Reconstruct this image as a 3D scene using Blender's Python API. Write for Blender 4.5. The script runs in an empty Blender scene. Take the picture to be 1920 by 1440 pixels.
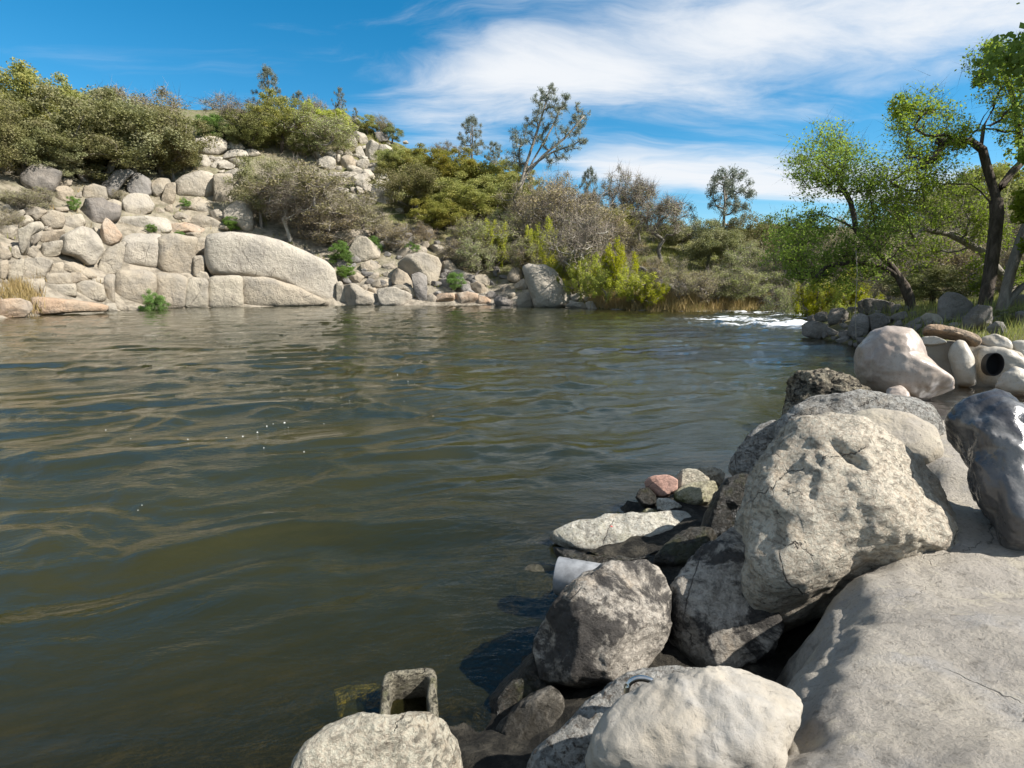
import bpy, bmesh, math, random
import numpy as np
from math import radians, sin, cos, pi, tan, sqrt
from mathutils import Vector

# ------------------------------------------------------------------ camera, sky, sun, exposure
scene = bpy.context.scene
COL = scene.collection
CAMZ = 1.7
PITCH = radians(10.0)
F = 1050.0                       # focal length in pixels of the 1920x1440 photograph
SUN_AZ = radians(72)             # sun behind the camera, to the right
SUN_EL = radians(43)

cam_d = bpy.data.cameras.new('camera')
cam_d.sensor_width = 36.0
cam_d.lens = 36.0 * F / 1920.0
cam_d.clip_start = 0.02
cam_d.clip_end = 3000
cam = bpy.data.objects.new('camera', cam_d)
cam.location = (0, 0, CAMZ)
cam.rotation_euler = (radians(90) - PITCH, 0, 0)
COL.objects.link(cam)
scene.camera = cam

SUNV = Vector((sin(SUN_AZ) * cos(SUN_EL), -cos(SUN_AZ) * cos(SUN_EL), sin(SUN_EL)))
sun_d = bpy.data.lights.new('sun', 'SUN')
sun_d.energy = 5.0
sun_d.angle = radians(0.5)
sun_d.color = (1.0, 0.96, 0.90)
sun = bpy.data.objects.new('sun', sun_d)
sun.rotation_euler = (-SUNV).to_track_quat('-Z', 'Y').to_euler()
sun.location = SUNV * 60
COL.objects.link(sun)

scene.view_settings.view_transform = 'Standard'
scene.view_settings.look = 'None'
scene.view_settings.exposure = 1.0
scene.view_settings.gamma = 1.0
scene.view_settings.use_curve_mapping = False
scene.cycles.use_denoising = True
scene.cycles.max_bounces = 8
scene.cycles.transparent_max_bounces = 12
scene.cycles.caustics_reflective = False
scene.cycles.caustics_refractive = False

world = bpy.data.worlds.new('World')
scene.world = world
world.use_nodes = True


class NT:
    """small helper round a node tree"""
    def __init__(self, tree):
        self.t = tree
        self.n = tree.nodes
        self.l = tree.links

    def node(self, typ, **kw):
        nd = self.n.new(typ)
        for k, v in kw.items():
            setattr(nd, k, v)
        return nd

    def set(self, sock, v):
        if v is None:
            return
        if hasattr(v, 'is_linked') or isinstance(v, bpy.types.NodeSocket):
            self.l.new(v, sock)
        else:
            if sock.type == 'RGBA' and len(v) == 3:
                v = (*v, 1.0)
            sock.default_value = v

    def math(self, op, a, b=None, c=None, clamp=False):
        nd = self.node('ShaderNodeMath', operation=op)
        nd.use_clamp = clamp
        self.set(nd.inputs[0], a)
        self.set(nd.inputs[1], b)
        self.set(nd.inputs[2], c)
        return nd.outputs[0]

    def vmath(self, op, a, b=None, s=None):
        nd = self.node('ShaderNodeVectorMath', operation=op)
        self.set(nd.inputs[0], a)
        self.set(nd.inputs[1], b)
        if s is not None:
            self.set(nd.inputs['Scale'], s)
        return nd.outputs['Vector'] if op not in ('DOT_PRODUCT', 'LENGTH') else nd.outputs['Value']

    def noise(self, vec, scale, detail=4, rough=0.55, dist=0.0, lac=2.0):
        nd = self.node('ShaderNodeTexNoise')
        self.set(nd.inputs['Vector'], vec)
        nd.inputs['Scale'].default_value = scale
        nd.inputs['Detail'].default_value = detail
        nd.inputs['Roughness'].default_value = rough
        nd.inputs['Distortion'].default_value = dist
        nd.inputs['Lacunarity'].default_value = lac
        return nd.outputs['Fac']

    def voro(self, vec, scale, feature='F1', out='Distance', rnd=1.0):
        nd = self.node('ShaderNodeTexVoronoi', feature=feature)
        self.set(nd.inputs['Vector'], vec)
        nd.inputs['Scale'].default_value = scale
        nd.inputs['Randomness'].default_value = rnd
        return nd.outputs[out]

    def ramp(self, fac, lo, hi, a=0.0, b=1.0, smooth=True):
        nd = self.node('ShaderNodeMapRange')
        nd.interpolation_type = 'SMOOTHSTEP' if smooth else 'LINEAR'
        self.set(nd.inputs['Value'], fac)
        nd.inputs['From Min'].default_value = lo
        nd.inputs['From Max'].default_value = hi
        nd.inputs['To Min'].default_value = a
        nd.inputs['To Max'].default_value = b
        return nd.outputs[0]

    def mix(self, fac, a, b, blend='MIX'):
        nd = self.node('ShaderNodeMix', data_type='RGBA', blend_type=blend)
        self.set(nd.inputs[0], fac)
        self.set(nd.inputs[6], a)
        self.set(nd.inputs[7], b)
        return nd.outputs[2]

    def mapping(self, vec, scale=(1, 1, 1), rot=(0, 0, 0), loc=(0, 0, 0)):
        nd = self.node('ShaderNodeMapping')
        self.set(nd.inputs['Vector'], vec)
        nd.inputs['Scale'].default_value = scale
        nd.inputs['Rotation'].default_value = rot
        nd.inputs['Location'].default_value = loc
        return nd.outputs[0]

    def bump(self, height, strength, dist, normal=None):
        nd = self.node('ShaderNodeBump')
        nd.inputs['Strength'].default_value = strength
        nd.inputs['Distance'].default_value = dist
        self.set(nd.inputs['Height'], height)
        self.set(nd.inputs['Normal'], normal)
        return nd.outputs[0]


# ---- sky: clear blue with wispy cirrus drifting in long streaks over the right-hand half of the valley
w = NT(world.node_tree)
w.n.clear()
wo = w.node('ShaderNodeOutputWorld')
sky = w.node('ShaderNodeTexSky', sky_type='NISHITA')
sky.sun_disc = False
sky.sun_elevation = SUN_EL
sky.sun_rotation = pi - SUN_AZ
sky.altitude = 700
sky.air_density = 1.0
sky.dust_density = 0.25
sky.ozone_density = 2.5
hsv = w.node('ShaderNodeHueSaturation')
hsv.inputs['Hue'].default_value = 0.487
hsv.inputs['Saturation'].default_value = 1.42
hsv.inputs['Value'].default_value = 1.0
w.l.new(sky.outputs[0], hsv.inputs['Color'])
bg1 = w.node('ShaderNodeBackground')
bg1.inputs['Strength'].default_value = 0.080
w.l.new(hsv.outputs[0], bg1.inputs['Color'])
bg2 = w.node('ShaderNodeBackground')
bg2.inputs['Color'].default_value = (0.93, 0.96, 1.0, 1)
bg2.inputs['Strength'].default_value = 0.49
tc = w.node('ShaderNodeTexCoord')
dirv = tc.outputs['Generated']
sep = w.node('ShaderNodeSeparateXYZ')
w.l.new(dirv, sep.inputs[0])
zz = w.math('ADD', w.math('MAXIMUM', sep.outputs['Z'], 0.0), 0.10)
comb = w.node('ShaderNodeCombineXYZ')
w.set(comb.inputs[0], w.math('DIVIDE', sep.outputs['X'], zz))
w.set(comb.inputs[1], w.math('DIVIDE', sep.outputs['Y'], zz))
flat = comb.outputs[0]                       # direction projected on a cloud deck
warp = w.noise(w.mapping(flat, (0.5, 0.5, 1)), 1.0, 4, 0.55)
wv = w.node('ShaderNodeCombineXYZ')
w.set(wv.inputs[0], w.math('MULTIPLY_ADD', warp, 1.3, -0.65))
w.set(wv.inputs[1], w.math('MULTIPLY_ADD', warp, 0.9, -0.45))
fl2 = w.vmath('ADD', flat, wv.outputs[0])
n1 = w.noise(w.mapping(fl2, (0.8, 2.1, 1), (0, 0, radians(20)), (1.7, 0.35, 0)), 1.0, 11, 0.62, 0.6)
n2 = w.noise(w.mapping(fl2, (0.30, 0.55, 1), (0, 0, radians(16)), (4.1, 2.0, 0)), 1.0, 5, 0.5)
fs = w.node('ShaderNodeSeparateXYZ')
w.l.new(w.vmath('ADD', flat, w.vmath('SCALE', wv.outputs[0], None, 0.35)), fs.inputs[0])
FX, FY = fs.outputs[0], fs.outputs[1]


def band(slope, off, width, x0, x1):
    """one long cirrus band on the cloud deck, thinning out towards the west"""
    c = w.math('ADD', w.math('MULTIPLY_ADD', FX, slope, FY), -off)
    g = w.math('POWER', 2.718, w.math('MULTIPLY', w.math('POWER', w.math('ABSOLUTE', w.math('DIVIDE', c, width)), 2.0), -1.0))
    return w.math('MULTIPLY', g, w.ramp(FX, x0, x1))


cov = w.math('MAXIMUM', band(.46, 2.34, .62, -.85, .05), band(-.08, 3.30, .52, .0, .7))
cov = w.math('MAXIMUM', cov, w.math('MULTIPLY', band(0.0, 6.6, .9, 1.0, 2.2), .8))
# unseen cirrus veil added overhead and behind the camera to whiten the ambient light
fill_veil = w.ramp(FY, 1.75, .55, 0, .62)
cov = w.math('MAXIMUM', cov, fill_veil)
dens = w.math('ADD', w.math('MULTIPLY_ADD', n1, 1.05, w.math('MULTIPLY', n2, 0.40)), w.math('MULTIPLY', cov, .50))
cloud = w.ramp(dens, 0.80, 1.34, 0.0, 0.98)
mixs = w.node('ShaderNodeMixShader')
w.l.new(cloud, mixs.inputs[0])
w.l.new(bg1.outputs[0], mixs.inputs[1])
w.l.new(bg2.outputs[0], mixs.inputs[2])
w.l.new(mixs.outputs[0], wo.inputs[0])

# ------------------------------------------------------------------ pixel helpers
sP, cP = sin(PITCH), cos(PITCH)


def ray(px, py):
    cx, cy = (px - 960.0) / F, (720.0 - py) / F
    return np.array([cx, cP + cy * sP, -sP + cy * cP])


CAM = np.array([0.0, 0.0, CAMZ])


def at(px, py, d):
    return CAM + ray(px, py) * d


def on_z(px, py, z):
    r = ray(px, py)
    return CAM + r * ((z - CAMZ) / r[2])


ZONES = {'b': (0, 270, 4.0), 'c': (360, 230, 4.0), 'd': (600, 350, 1920 / 560), 'e': (0, 400, 6.0), 'f': (560, 200, 6.0),
         's': (1080, 320, 4.0), 'g': (1500, 520, 1920 / 420), 'h': (1440, 540, 4.0), 'i': (1320, 700, 3.2),
         'j': (900, 820, 3.2), 'k': (520, 1100, 3.2), 'l': (1000, 1040, 1920 / 920), 'p': (0, 0, 1.0)}


def poly(zone, s):
    ox, oy, k = ZONES[zone]
    return np.array([[float(a.split(',')[0]) / k + ox, float(a.split(',')[1]) / k + oy] for a in s.split()])


# ------------------------------------------------------------------ numpy noise
_rs = np.random.RandomState(7)
_perm = np.concatenate([_rs.permutation(256)] * 3).astype(np.int64)
_grad = _rs.normal(size=(256, 3))
_grad /= np.linalg.norm(_grad, axis=1)[:, None]


def pnoise(p):
    p = np.asarray(p, dtype=np.float64)
    i = np.floor(p).astype(np.int64)
    f = p - i
    i &= 255
    u = f * f * f * (f * (f * 6 - 15) + 10)
    res = 0
    for dx in (0, 1):
        wx = u[:, 0] if dx else 1 - u[:, 0]
        hx = _perm[i[:, 0] + dx]
        for dy in (0, 1):
            wy = u[:, 1] if dy else 1 - u[:, 1]
            hy = _perm[hx + i[:, 1] + dy]
            for dz in (0, 1):
                wz = u[:, 2] if dz else 1 - u[:, 2]
                g = _grad[_perm[hy + i[:, 2] + dz] & 255]
                dot = g[:, 0] * (f[:, 0] - dx) + g[:, 1] * (f[:, 1] - dy) + g[:, 2] * (f[:, 2] - dz)
                res = res + wx * wy * wz * dot
    return res


def fbm(p, octaves=4, gain=0.5, lac=2.03):
    a, s, out = 1.0, 1.0, 0
    for k in range(octaves):
        out = out + a * pnoise(np.asarray(p) * s + k * 17.3)
        a *= gain
        s *= lac
    return out


# ------------------------------------------------------------------ mesh helpers
def mesh_np(name, verts, faces, mat=None, smooth=True):
    verts = np.ascontiguousarray(verts, dtype=np.float32)
    faces = np.ascontiguousarray(faces, dtype=np.int32)
    me = bpy.data.meshes.new(name)
    n, k = faces.shape
    me.vertices.add(len(verts))
    me.vertices.foreach_set('co', verts.ravel())
    me.loops.add(n * k)
    me.loops.foreach_set('vertex_index', faces.ravel())
    me.polygons.add(n)
    me.polygons.foreach_set('loop_start', np.arange(0, n * k, k, dtype=np.int32))
    me.polygons.foreach_set('loop_total', np.full(n, k, dtype=np.int32))
    if smooth:
        me.polygons.foreach_set('use_smooth', np.ones(n, dtype=bool))
    me.update(calc_edges=True)
    if mat is not None:
        me.materials.append(mat)
    return me


def obj(name, me, loc=(0, 0, 0), parent=None):
    o = bpy.data.objects.new(name, me)
    o.location = loc
    if parent is not None:
        o.parent = parent
    COL.objects.link(o)
    return o


def tag(o, label=None, cat=None, group=None, kind=None):
    if label:
        o['label'] = label
    if cat:
        o['category'] = cat
    if group:
        o['group'] = group
    if kind:
        o['kind'] = kind
    return o


_ico = {}


def ico(sub):
    if sub not in _ico:
        bm = bmesh.new()
        bmesh.ops.create_icosphere(bm, subdivisions=sub, radius=1.0)
        bm.verts.ensure_lookup_table()
        v = np.array([x.co[:] for x in bm.verts])
        f = np.array([[q.index for q in p.verts] for p in bm.faces])
        bm.free()
        v /= np.linalg.norm(v, axis=1)[:, None]
        _ico[sub] = (v, f)
    return _ico[sub]


# ------------------------------------------------------------------ the lie of the land
def shore_pts():
    far = [(-95, 2), (-60, 14), (-40, 22.5)]
    for px, py, z in [(0, 597, 0), (60, 592, 0), (110, 588, 0), (200, 583, 0), (300, 578.5, 0), (400, 576, 0), (520, 574, 0),
                      (640, 572, 0), (760, 572, 0), (920, 571.5, 0), (1000, 574, 0), (1110, 578, 0), (1200, 582, 0),
                      (1300, 588, -.15), (1400, 592, -.4), (1490, 593, -.6)]:
        q = on_z(px, py, z)
        far.append((q[0], q[1]))
    far += [(34, 50), (70, 56)]
    right = [(70, 44), (34, 38), (20, 30)]
    for px, py in [(1500, 612), (1508, 624), (1530, 635), (1560, 643), (1600, 651)]:
        q = on_z(px, py, -0.05)
        right.append((q[0], q[1]))
    near = [(6.8, 10.0), (5.0, 7.2), (3.1, 5.5), (2.2, 5.0), (1.1, 4.3), (.35, 3.7), (.3, 3.0), (.12, 2.45), (-.1, 2.05), (-.85, 1.75),
            (-3, 1.2), (-10, -2), (-30, -14), (-100, -40)]
    return far, right, near


_far, _right, _near = shore_pts()
SHORE = np.array(_far + _right + _near)
NF, NR = len(_far), len(_right)
PX_T = np.array([-500, 0, 200, 400, 560, 660, 720, 800, 900, 1000, 1100, 1200, 1300, 1400, 1500, 1900])
SL_T = np.array([.75, .75, .8, .8, .8, .8, .75, .62, .48, .40, .35, .29, .27, .27, .27, .27])
CR_T = np.array([245, 245, 255, 240, 222, 212, 246, 288, 318, 352, 388, 425, 436, 440, 440, 440])


def shore_dist(P):
    """signed distance (positive on land) and index of nearest shore edge"""
    A, B = SHORE, np.roll(SHORE, -1, axis=0)
    best = np.full(len(P), 1e9)
    idx = np.zeros(len(P), dtype=int)
    inside = np.zeros(len(P), dtype=bool)
    for k in range(len(A)):
        a, b = A[k], B[k]
        ab = b - a
        t = np.clip(((P - a) @ ab) / (ab @ ab), 0, 1)
        d = np.hypot(*(P - a - t[:, None] * ab).T)
        m = d < best
        best[m] = d[m]
        idx[m] = k
        if a[1] != b[1]:
            c = ((a[1] > P[:, 1]) != (b[1] > P[:, 1])) & (P[:, 0] < (b[0] - a[0]) * (P[:, 1] - a[1]) / (b[1] - a[1]) + a[0])
            inside ^= c
    return np.where(inside, -best, best), idx


def water_level(P):
    t = np.clip((P[:, 0] * .8 + P[:, 1] * .6 - 34) / 12.0, 0, 1.3)
    return -0.65 * t * t * (3 - 2 * np.clip(t, 0, 1)) / np.maximum(t, 1) ** 0.5


def ground_z(P, detail=True):
    P = np.atleast_2d(np.asarray(P, dtype=float))
    s, idx = shore_dist(P)
    r = np.hypot(P[:, 0], P[:, 1])
    y = np.where(np.abs(P[:, 1]) < 1e-3, 1e-3, P[:, 1])
    px = np.where(P[:, 1] > 0, 960 + F * np.clip(P[:, 0] / y, -4, 4) * cP, np.where(P[:, 0] < 0, -500, 2600))
    px = np.clip(px, -500, 2600)
    sl = np.interp(px, PX_T, SL_T)
    cy = (720 - np.interp(px, PX_T, CR_T)) / F
    te = (-sP + cy * cP) / (cP + cy * sP)
    # radius at which the slope meets the crest's sight line
    r0 = np.maximum(r - s, 20)
    rc = (sl * r0 + CAMZ) / np.maximum(sl - te, .05)
    zc = np.clip(sl * (rc - r0), 2, 60)
    zf = sl * s + .4 * (1 - np.exp(-s / .6))
    k = np.maximum(zc * .12, .4)
    h = np.clip(.5 + .5 * (zc - zf) / k, 0, 1)
    zfar = zc * (1 - h) + zf * h - k * h * (1 - h)
    # right bank: low boulder bank, then a wooded hill
    cr = np.interp(px, [1400, 1500, 1600, 1700, 1800, 1920, 2600], [460, 450, 425, 385, 335, 312, 300])
    cy2 = (720 - cr) / F
    te2 = (-sP + cy2 * cP) / (cP + cy2 * sP)
    zr0 = .75 * (1 - np.exp(-np.maximum(s, 0) / 1.2)) + .05 * s + .42 * np.maximum(s - 26, 0)
    zc2 = CAMZ + te2 * 85
    zr = np.minimum(zr0, zc2 + .02 * np.maximum(s - 26, 0))
    zn = .16 * (1 - np.exp(-np.maximum(s, 0) / .7)) + .07 * np.minimum(s, 30)
    zl = np.where(idx < NF, zfar, np.where(idx < NF + NR, zr, zn))
    edge_r = np.clip((idx - (NF + NR)) / 3.0, 0, 1)
    zb = -np.minimum(.04 + .34 * np.abs(s), 1.6) + water_level(P)
    z = np.where(s > 0, zl + water_level(P) * np.exp(-np.maximum(s, 0) / 4), zb)
    if detail:
        z = z + fbm(np.c_[P / 5.0, np.zeros(len(P))], 4) * np.clip(np.abs(s) / 6, .03, 1) * .55
    return z


def hit_ground(px, py, tmax=260.0, dz=0.0):
    """first point where the sight line through a pixel meets the ground"""
    d = ray(px, py)
    t = np.geomspace(1.2, tmax, 900)
    P = CAM + t[:, None] * d
    g = ground_z(P[:, :2], detail=False) + dz
    g = np.maximum(g, water_level(P[:, :2]))
    below = np.nonzero(P[:, 2] <= g)[0]
    if len(below) == 0:
        j = np.argmin(P[:, 2] - g)
        return P[j], t[j]
    j = below[0]
    if j == 0:
        return P[0], t[0]
    a0, a1 = P[j - 1, 2] - g[j - 1], P[j, 2] - g[j]
    f = a0 / (a0 - a1 + 1e-9)
    tt = t[j - 1] + f * (t[j] - t[j - 1])
    return CAM + tt * d, tt

# ------------------------------------------------------------------ materials
def new_mat(name):
    m = bpy.data.materials.new(name)
    m.use_nodes = True
    n = NT(m.node_tree)
    n.n.clear()
    out = n.node('ShaderNodeOutputMaterial')
    return m, n, out


def principled(n, out, color, rough=.8, normal=None, spec=.3, coat=0.0, metal=0.0):
    p = n.node('ShaderNodeBsdfPrincipled')
    n.set(p.inputs['Base Color'], color)
    n.set(p.inputs['Roughness'], rough)
    n.set(p.inputs['Specular IOR Level'], spec)
    n.set(p.inputs['Metallic'], metal)
    if coat:
        n.set(p.inputs['Coat Weight'], coat)
        p.inputs['Coat Roughness'].default_value = .12
    n.set(p.inputs['Normal'], normal)
    n.l.new(p.outputs[0], out.inputs['Surface'])
    return p


def far_granite(name, pale, tan_, grey, rust=0.0, dark=0.0):
    """weathered granite seen from tens of metres: tone differs rock to rock, water streaks, lichen blotches"""
    m, n, out = new_mat(name)
    pos = n.node('ShaderNodeNewGeometry').outputs['Position']
    rnd = n.node('ShaderNodeObjectInfo').outputs['Random']
    big = n.noise(n.vmath('ADD', pos, n.vmath('SCALE', (7.1, 3.3, 5.7), None, n.math('MULTIPLY', rnd, 9.0))), .55, 5, .6)
    col = n.mix(n.ramp(n.math('ADD', n.math('MULTIPLY', rnd, .45), n.math('MULTIPLY', n.noise(pos, .12, 3, .5), .6)), .2, .8), pale, tan_)
    col = n.mix(n.math('MULTIPLY', n.ramp(big, .42, .66), .75), col, grey)
    streak = n.noise(n.mapping(pos, (2.6, 2.6, .35)), 1.0, 6, .65, .4)
    col = n.mix(n.ramp(streak, .55, .75, 0, .55), col, (pale[0] * 1.12, pale[1] * 1.1, pale[2] * 1.08))
    col = n.mix(n.ramp(n.noise(n.mapping(pos, (3.1, 3.1, .6), (0, 0, 1)), 1.0, 7, .7), .54, .70, 0, .62), col, (.15, .125, .10))
    spots = n.noise(pos, 5.5, 5, .7)
    col = n.mix(n.ramp(spots, .60, .72, 0, .55), col, (.12, .11, .095))
    if rust:
        col = n.mix(n.ramp(n.noise(pos, .8, 5, .6), .38, .62, 0, rust), col, (.42, .25, .14))
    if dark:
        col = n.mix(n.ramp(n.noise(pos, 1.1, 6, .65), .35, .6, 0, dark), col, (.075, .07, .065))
    fine = n.noise(pos, 14.0, 8, .7)
    crk = n.voro(n.vmath('ADD', pos, n.vmath('SCALE', (1, 1, 1), None, n.math('MULTIPLY', big, 2.2))), .30, feature='DISTANCE_TO_EDGE')
    crack = n.math('MULTIPLY', n.ramp(crk, .0, .014, .5, 0), n.ramp(n.noise(pos, .5, 3, .5), .47, .60))
    col = n.mix(crack, col, (.07, .058, .045))
    col = n.mix(n.ramp(fine, .3, .7, .0, .32), col, (.2, .175, .145))
    nrm = n.bump(n.math('SUBTRACT', n.math('ADD', n.noise(pos, 2.2, 9, .68), n.math('MULTIPLY', fine, .3)), n.math('MULTIPLY', crack, .35)), .75, .32)
    principled(n, out, col, .9, nrm, .15)
    return m


PALE, TAN, GREY = (.42, .37, .285), (.35, .285, .205), (.26, .235, .195)
M_far = far_granite('granite_far', PALE, TAN, GREY)
M_white = far_granite('granite_white', (.46, .415, .34), (.42, .365, .285), (.32, .29, .245))
M_rust = far_granite('granite_rust', (.46, .38, .29), (.42, .31, .21), (.30, .26, .21), rust=.5)
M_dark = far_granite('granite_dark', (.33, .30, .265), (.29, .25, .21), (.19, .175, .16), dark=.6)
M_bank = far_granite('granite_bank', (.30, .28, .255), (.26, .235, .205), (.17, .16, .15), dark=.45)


def near_granite(name, c1, c2, fleck=.5, fleck_col=(.105, .08, .06), stain=.0, stain_col=(.03, .027, .025), scale=1.0,
                 bump=.7, moss=0.0, rough=.85, stain_lo=.48, wet_z=None):
    """coarse crystalline granite seen close: feldspar and mica grains, pits, black crust of dried algae"""
    m, n, out = new_mat(name)
    pos = n.node('ShaderNodeNewGeometry').outputs['Position']
    big = n.noise(pos, 2.6 * scale, 6, .62)
    col = n.mix(n.ramp(big, .36, .66), c1, c2)
    warm = n.noise(n.mapping(pos, (1, 1, 1), (0, 0, 0), (4, 1, 7)), 6 * scale, 5, .6)
    col = n.mix(n.ramp(warm, .5, .72, 0, .45), col, (c1[0] * 1.25, c1[1] * 1.22, c1[2] * 1.14))
    grain = n.voro(pos, 105 * scale, out='Color')
    gsep = n.node('ShaderNodeSeparateColor')
    n.l.new(grain, gsep.inputs[0])
    col = n.mix(n.ramp(gsep.outputs[0], .0, 1.0, 0, .34), col, tuple(min(.6, q * 1.55 + .005) for q in c1))
    fl = n.noise(pos, 62 * scale, 5, .75)
    col = n.mix(n.ramp(fl, .52, .61, 0, fleck), col, fleck_col)
    rus = n.noise(n.mapping(pos, (1, 1, .5), (.2, .1, 0), (9, 4, 2)), 3.4 * scale, 7, .68, .4)
    col = n.mix(n.ramp(rus, .54, .68, 0, .5), col, (c2[0] * .95, c2[1] * .78, c2[2] * .58))
    lic = n.noise(n.mapping(pos, (1, 1, 1), (0, 0, 0), (2, 8, 5)), 8.5 * scale, 8, .74, .3)
    col = n.mix(n.ramp(lic, .585, .64, 0, .6), col, (c2[0] * .42, c2[1] * .42, c2[2] * .42))
    vein = n.voro(n.vmath('ADD', pos, n.vmath('SCALE', (.35, .3, .25), None, big)), 2.3 * scale, feature='DISTANCE_TO_EDGE')
    vf = n.math('MULTIPLY', n.ramp(vein, .0, .010, .85, 0), n.ramp(warm, .46, .56))
    col = n.mix(vf, col, (.05, .04, .032))
    pits = n.noise(n.mapping(pos, (1, 1, 1.8), (.5, .3, .2)), 24 * scale, 7, .74, .8)
    col = n.mix(n.ramp(pits, .60, .67, 0, .75), col, (.07, .055, .043))
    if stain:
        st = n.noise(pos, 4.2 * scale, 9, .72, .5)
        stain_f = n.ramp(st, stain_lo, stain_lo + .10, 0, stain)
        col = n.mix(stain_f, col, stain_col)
    if moss:
        mo = n.noise(pos, 7.0 * scale, 7, .68)
        col = n.mix(n.ramp(mo, .50, .62, 0, moss), col, (.075, .078, .022))
    rg = rough
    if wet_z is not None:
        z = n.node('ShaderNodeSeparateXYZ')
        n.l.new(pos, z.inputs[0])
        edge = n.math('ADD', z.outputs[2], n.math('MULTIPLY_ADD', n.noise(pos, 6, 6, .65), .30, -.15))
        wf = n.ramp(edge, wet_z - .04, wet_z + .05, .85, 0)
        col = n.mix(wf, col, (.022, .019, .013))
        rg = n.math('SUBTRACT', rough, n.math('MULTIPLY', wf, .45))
    hgt = n.math('ADD', n.math('MULTIPLY', n.noise(pos, 46 * scale, 9, .72), 1.0), n.math('MULTIPLY', n.ramp(pits, .5, .72), -1.2))
    hgt = n.math('ADD', hgt, n.math('MULTIPLY', n.noise(pos, 11 * scale, 7, .65), 1.6))
    hgt = n.math('SUBTRACT', hgt, n.math('MULTIPLY', vf, .9))
    nrm = n.bump(hgt, bump, .030 / scale)
    principled(n, out, col, rg, nrm, .25)
    return m


M_A = near_granite('granite_main', (.475, .405, .315), (.405, .338, .26), .36, stain=.35, stain_lo=.61, bump=.8)
M_Ablack = near_granite('granite_crust_shade', (.34, .305, .255), (.25, .225, .19), .5, stain=.92, stain_lo=.455, wet_z=.16)  # black crust, laid on heavier to stand for the boulders' shade too
M_grey = near_granite('granite_speckled', (.34, .325, .29), (.24, .23, .21), .85, stain=.55, stain_lo=.55, bump=1.0)
M_mica = near_granite('granite_rough_brown', (.38, .33, .24), (.26, .22, .155), .9, stain=.5, stain_lo=.53, bump=1.3, scale=.75, wet_z=.35)
M_low = near_granite('granite_low', (.44, .405, .335), (.33, .30, .245), .5, stain=.5, stain_lo=.56, moss=.3, wet_z=.03)
M_moss = near_granite('granite_mossy', (.33, .30, .22), (.20, .19, .10), .5, stain=.5, stain_lo=.5, moss=.9, wet_z=.05)
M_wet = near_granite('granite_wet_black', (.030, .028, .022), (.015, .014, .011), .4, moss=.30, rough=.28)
M_ochre = near_granite('block_ochre_moss', (.46, .40, .12), (.34, .31, .10), .4, bump=.8)
M_red = near_granite('stone_red', (.34, .20, .155), (.30, .205, .165), .2, bump=.4)
M_tanlit = near_granite('granite_tan', (.45, .395, .305), (.38, .33, .255), .36, stain=.3, stain_lo=.62, bump=.9, wet_z=-.02)


def mortar(name, c1, c2, bump=.45, patch=.4):
    """trowelled cement, smooth with fine wrinkles and damp patches"""
    m, n, out = new_mat(name)
    pos = n.node('ShaderNodeNewGeometry').outputs['Position']
    big = n.noise(pos, 3.2, 6, .6, .3)
    col = n.mix(n.ramp(big, .34, .68), c1, c2)
    blue = n.noise(n.mapping(pos, (1, 1, 1), (0, 0, 0), (3, 5, 1)), 5.2, 5, .62)
    col = n.mix(n.ramp(blue, .5, .68, 0, patch), col, (.30, .295, .285))
    yel = n.noise(n.mapping(pos, (1, 1, 1), (0, 0, 0), (8, 2, 4)), 7.5, 6, .66)
    col = n.mix(n.ramp(yel, .53, .68, 0, .35), col, (c1[0] * 1.1, c1[1] * 1.03, c1[2] * .92))
    sp = n.noise(pos, 70, 7, .72)
    col = n.mix(n.ramp(sp, .56, .70, 0, .6), col, (.15, .135, .115))
    pit = n.noise(n.mapping(pos, (1, 1, 1), (.4, .2, 1)), 21, 7, .7, 1.2)
    col = n.mix(n.ramp(pit, .62, .70, 0, .6), col, (.09, .08, .068))
    wr = n.noise(n.mapping(pos, (1, .7, 1), (0, 0, .6)), 13, 6, .55, .7)
    hgt = n.math('ADD', n.math('MULTIPLY', wr, 1.1), n.math('MULTIPLY', n.noise(pos, 60, 8, .72), .75))
    hgt = n.math('ADD', hgt, n.math('MULTIPLY', n.ramp(pit, .58, .72), -.6))
    nrm = n.bump(hgt, bump, .02)
    principled(n, out, col, .82, nrm, .25)
    return m


M_mortar = mortar('mortar_grey', (.335, .298, .242), (.28, .255, .215))
M_mortar2 = mortar('mortar_buff', (.37, .325, .25), (.31, .27, .215), .6, .2)


M_plat, n, out = new_mat('mortar_platform')
pos = n.node('ShaderNodeNewGeometry').outputs['Position']
big = n.noise(pos, 2.6, 6, .6, .3)
col = n.mix(n.ramp(big, .34, .68), (.365, .325, .265), (.30, .27, .23))
col = n.mix(n.ramp(n.noise(n.mapping(pos, (1, 1, 1), (0, 0, 0), (3, 5, 1)), 4.4, 6, .64), .5, .66, 0, .45), col, (.275, .27, .265))
col = n.mix(n.ramp(n.noise(n.mapping(pos, (1, 1, 1), (0, 0, 0), (8, 2, 4)), 6.5, 7, .68), .53, .66, 0, .5), col, (.46, .405, .30))
sp = n.noise(pos, 75, 8, .74)
col = n.mix(n.ramp(sp, .52, .66, 0, .6), col, (.15, .13, .105))
pit = n.noise(n.mapping(pos, (1, 1, 1), (.4, .2, 1)), 19, 8, .72, .15)
col = n.mix(n.ramp(pit, .62, .70, 0, .5), col, (.085, .072, .058))
dr = n.node('ShaderNodeAttribute', attribute_name='drop').outputs['Fac']
alg = n.ramp(n.math('MULTIPLY_ADD', n.noise(pos, 5.5, 8, .7), .9, n.math('MULTIPLY', dr, .9)), .62, .92, 0, .93)
col = n.mix(alg, col, n.mix(n.ramp(n.noise(pos, 16, 6, .7), .4, .65), (.016, .014, .011), (.06, .052, .04)))
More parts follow.
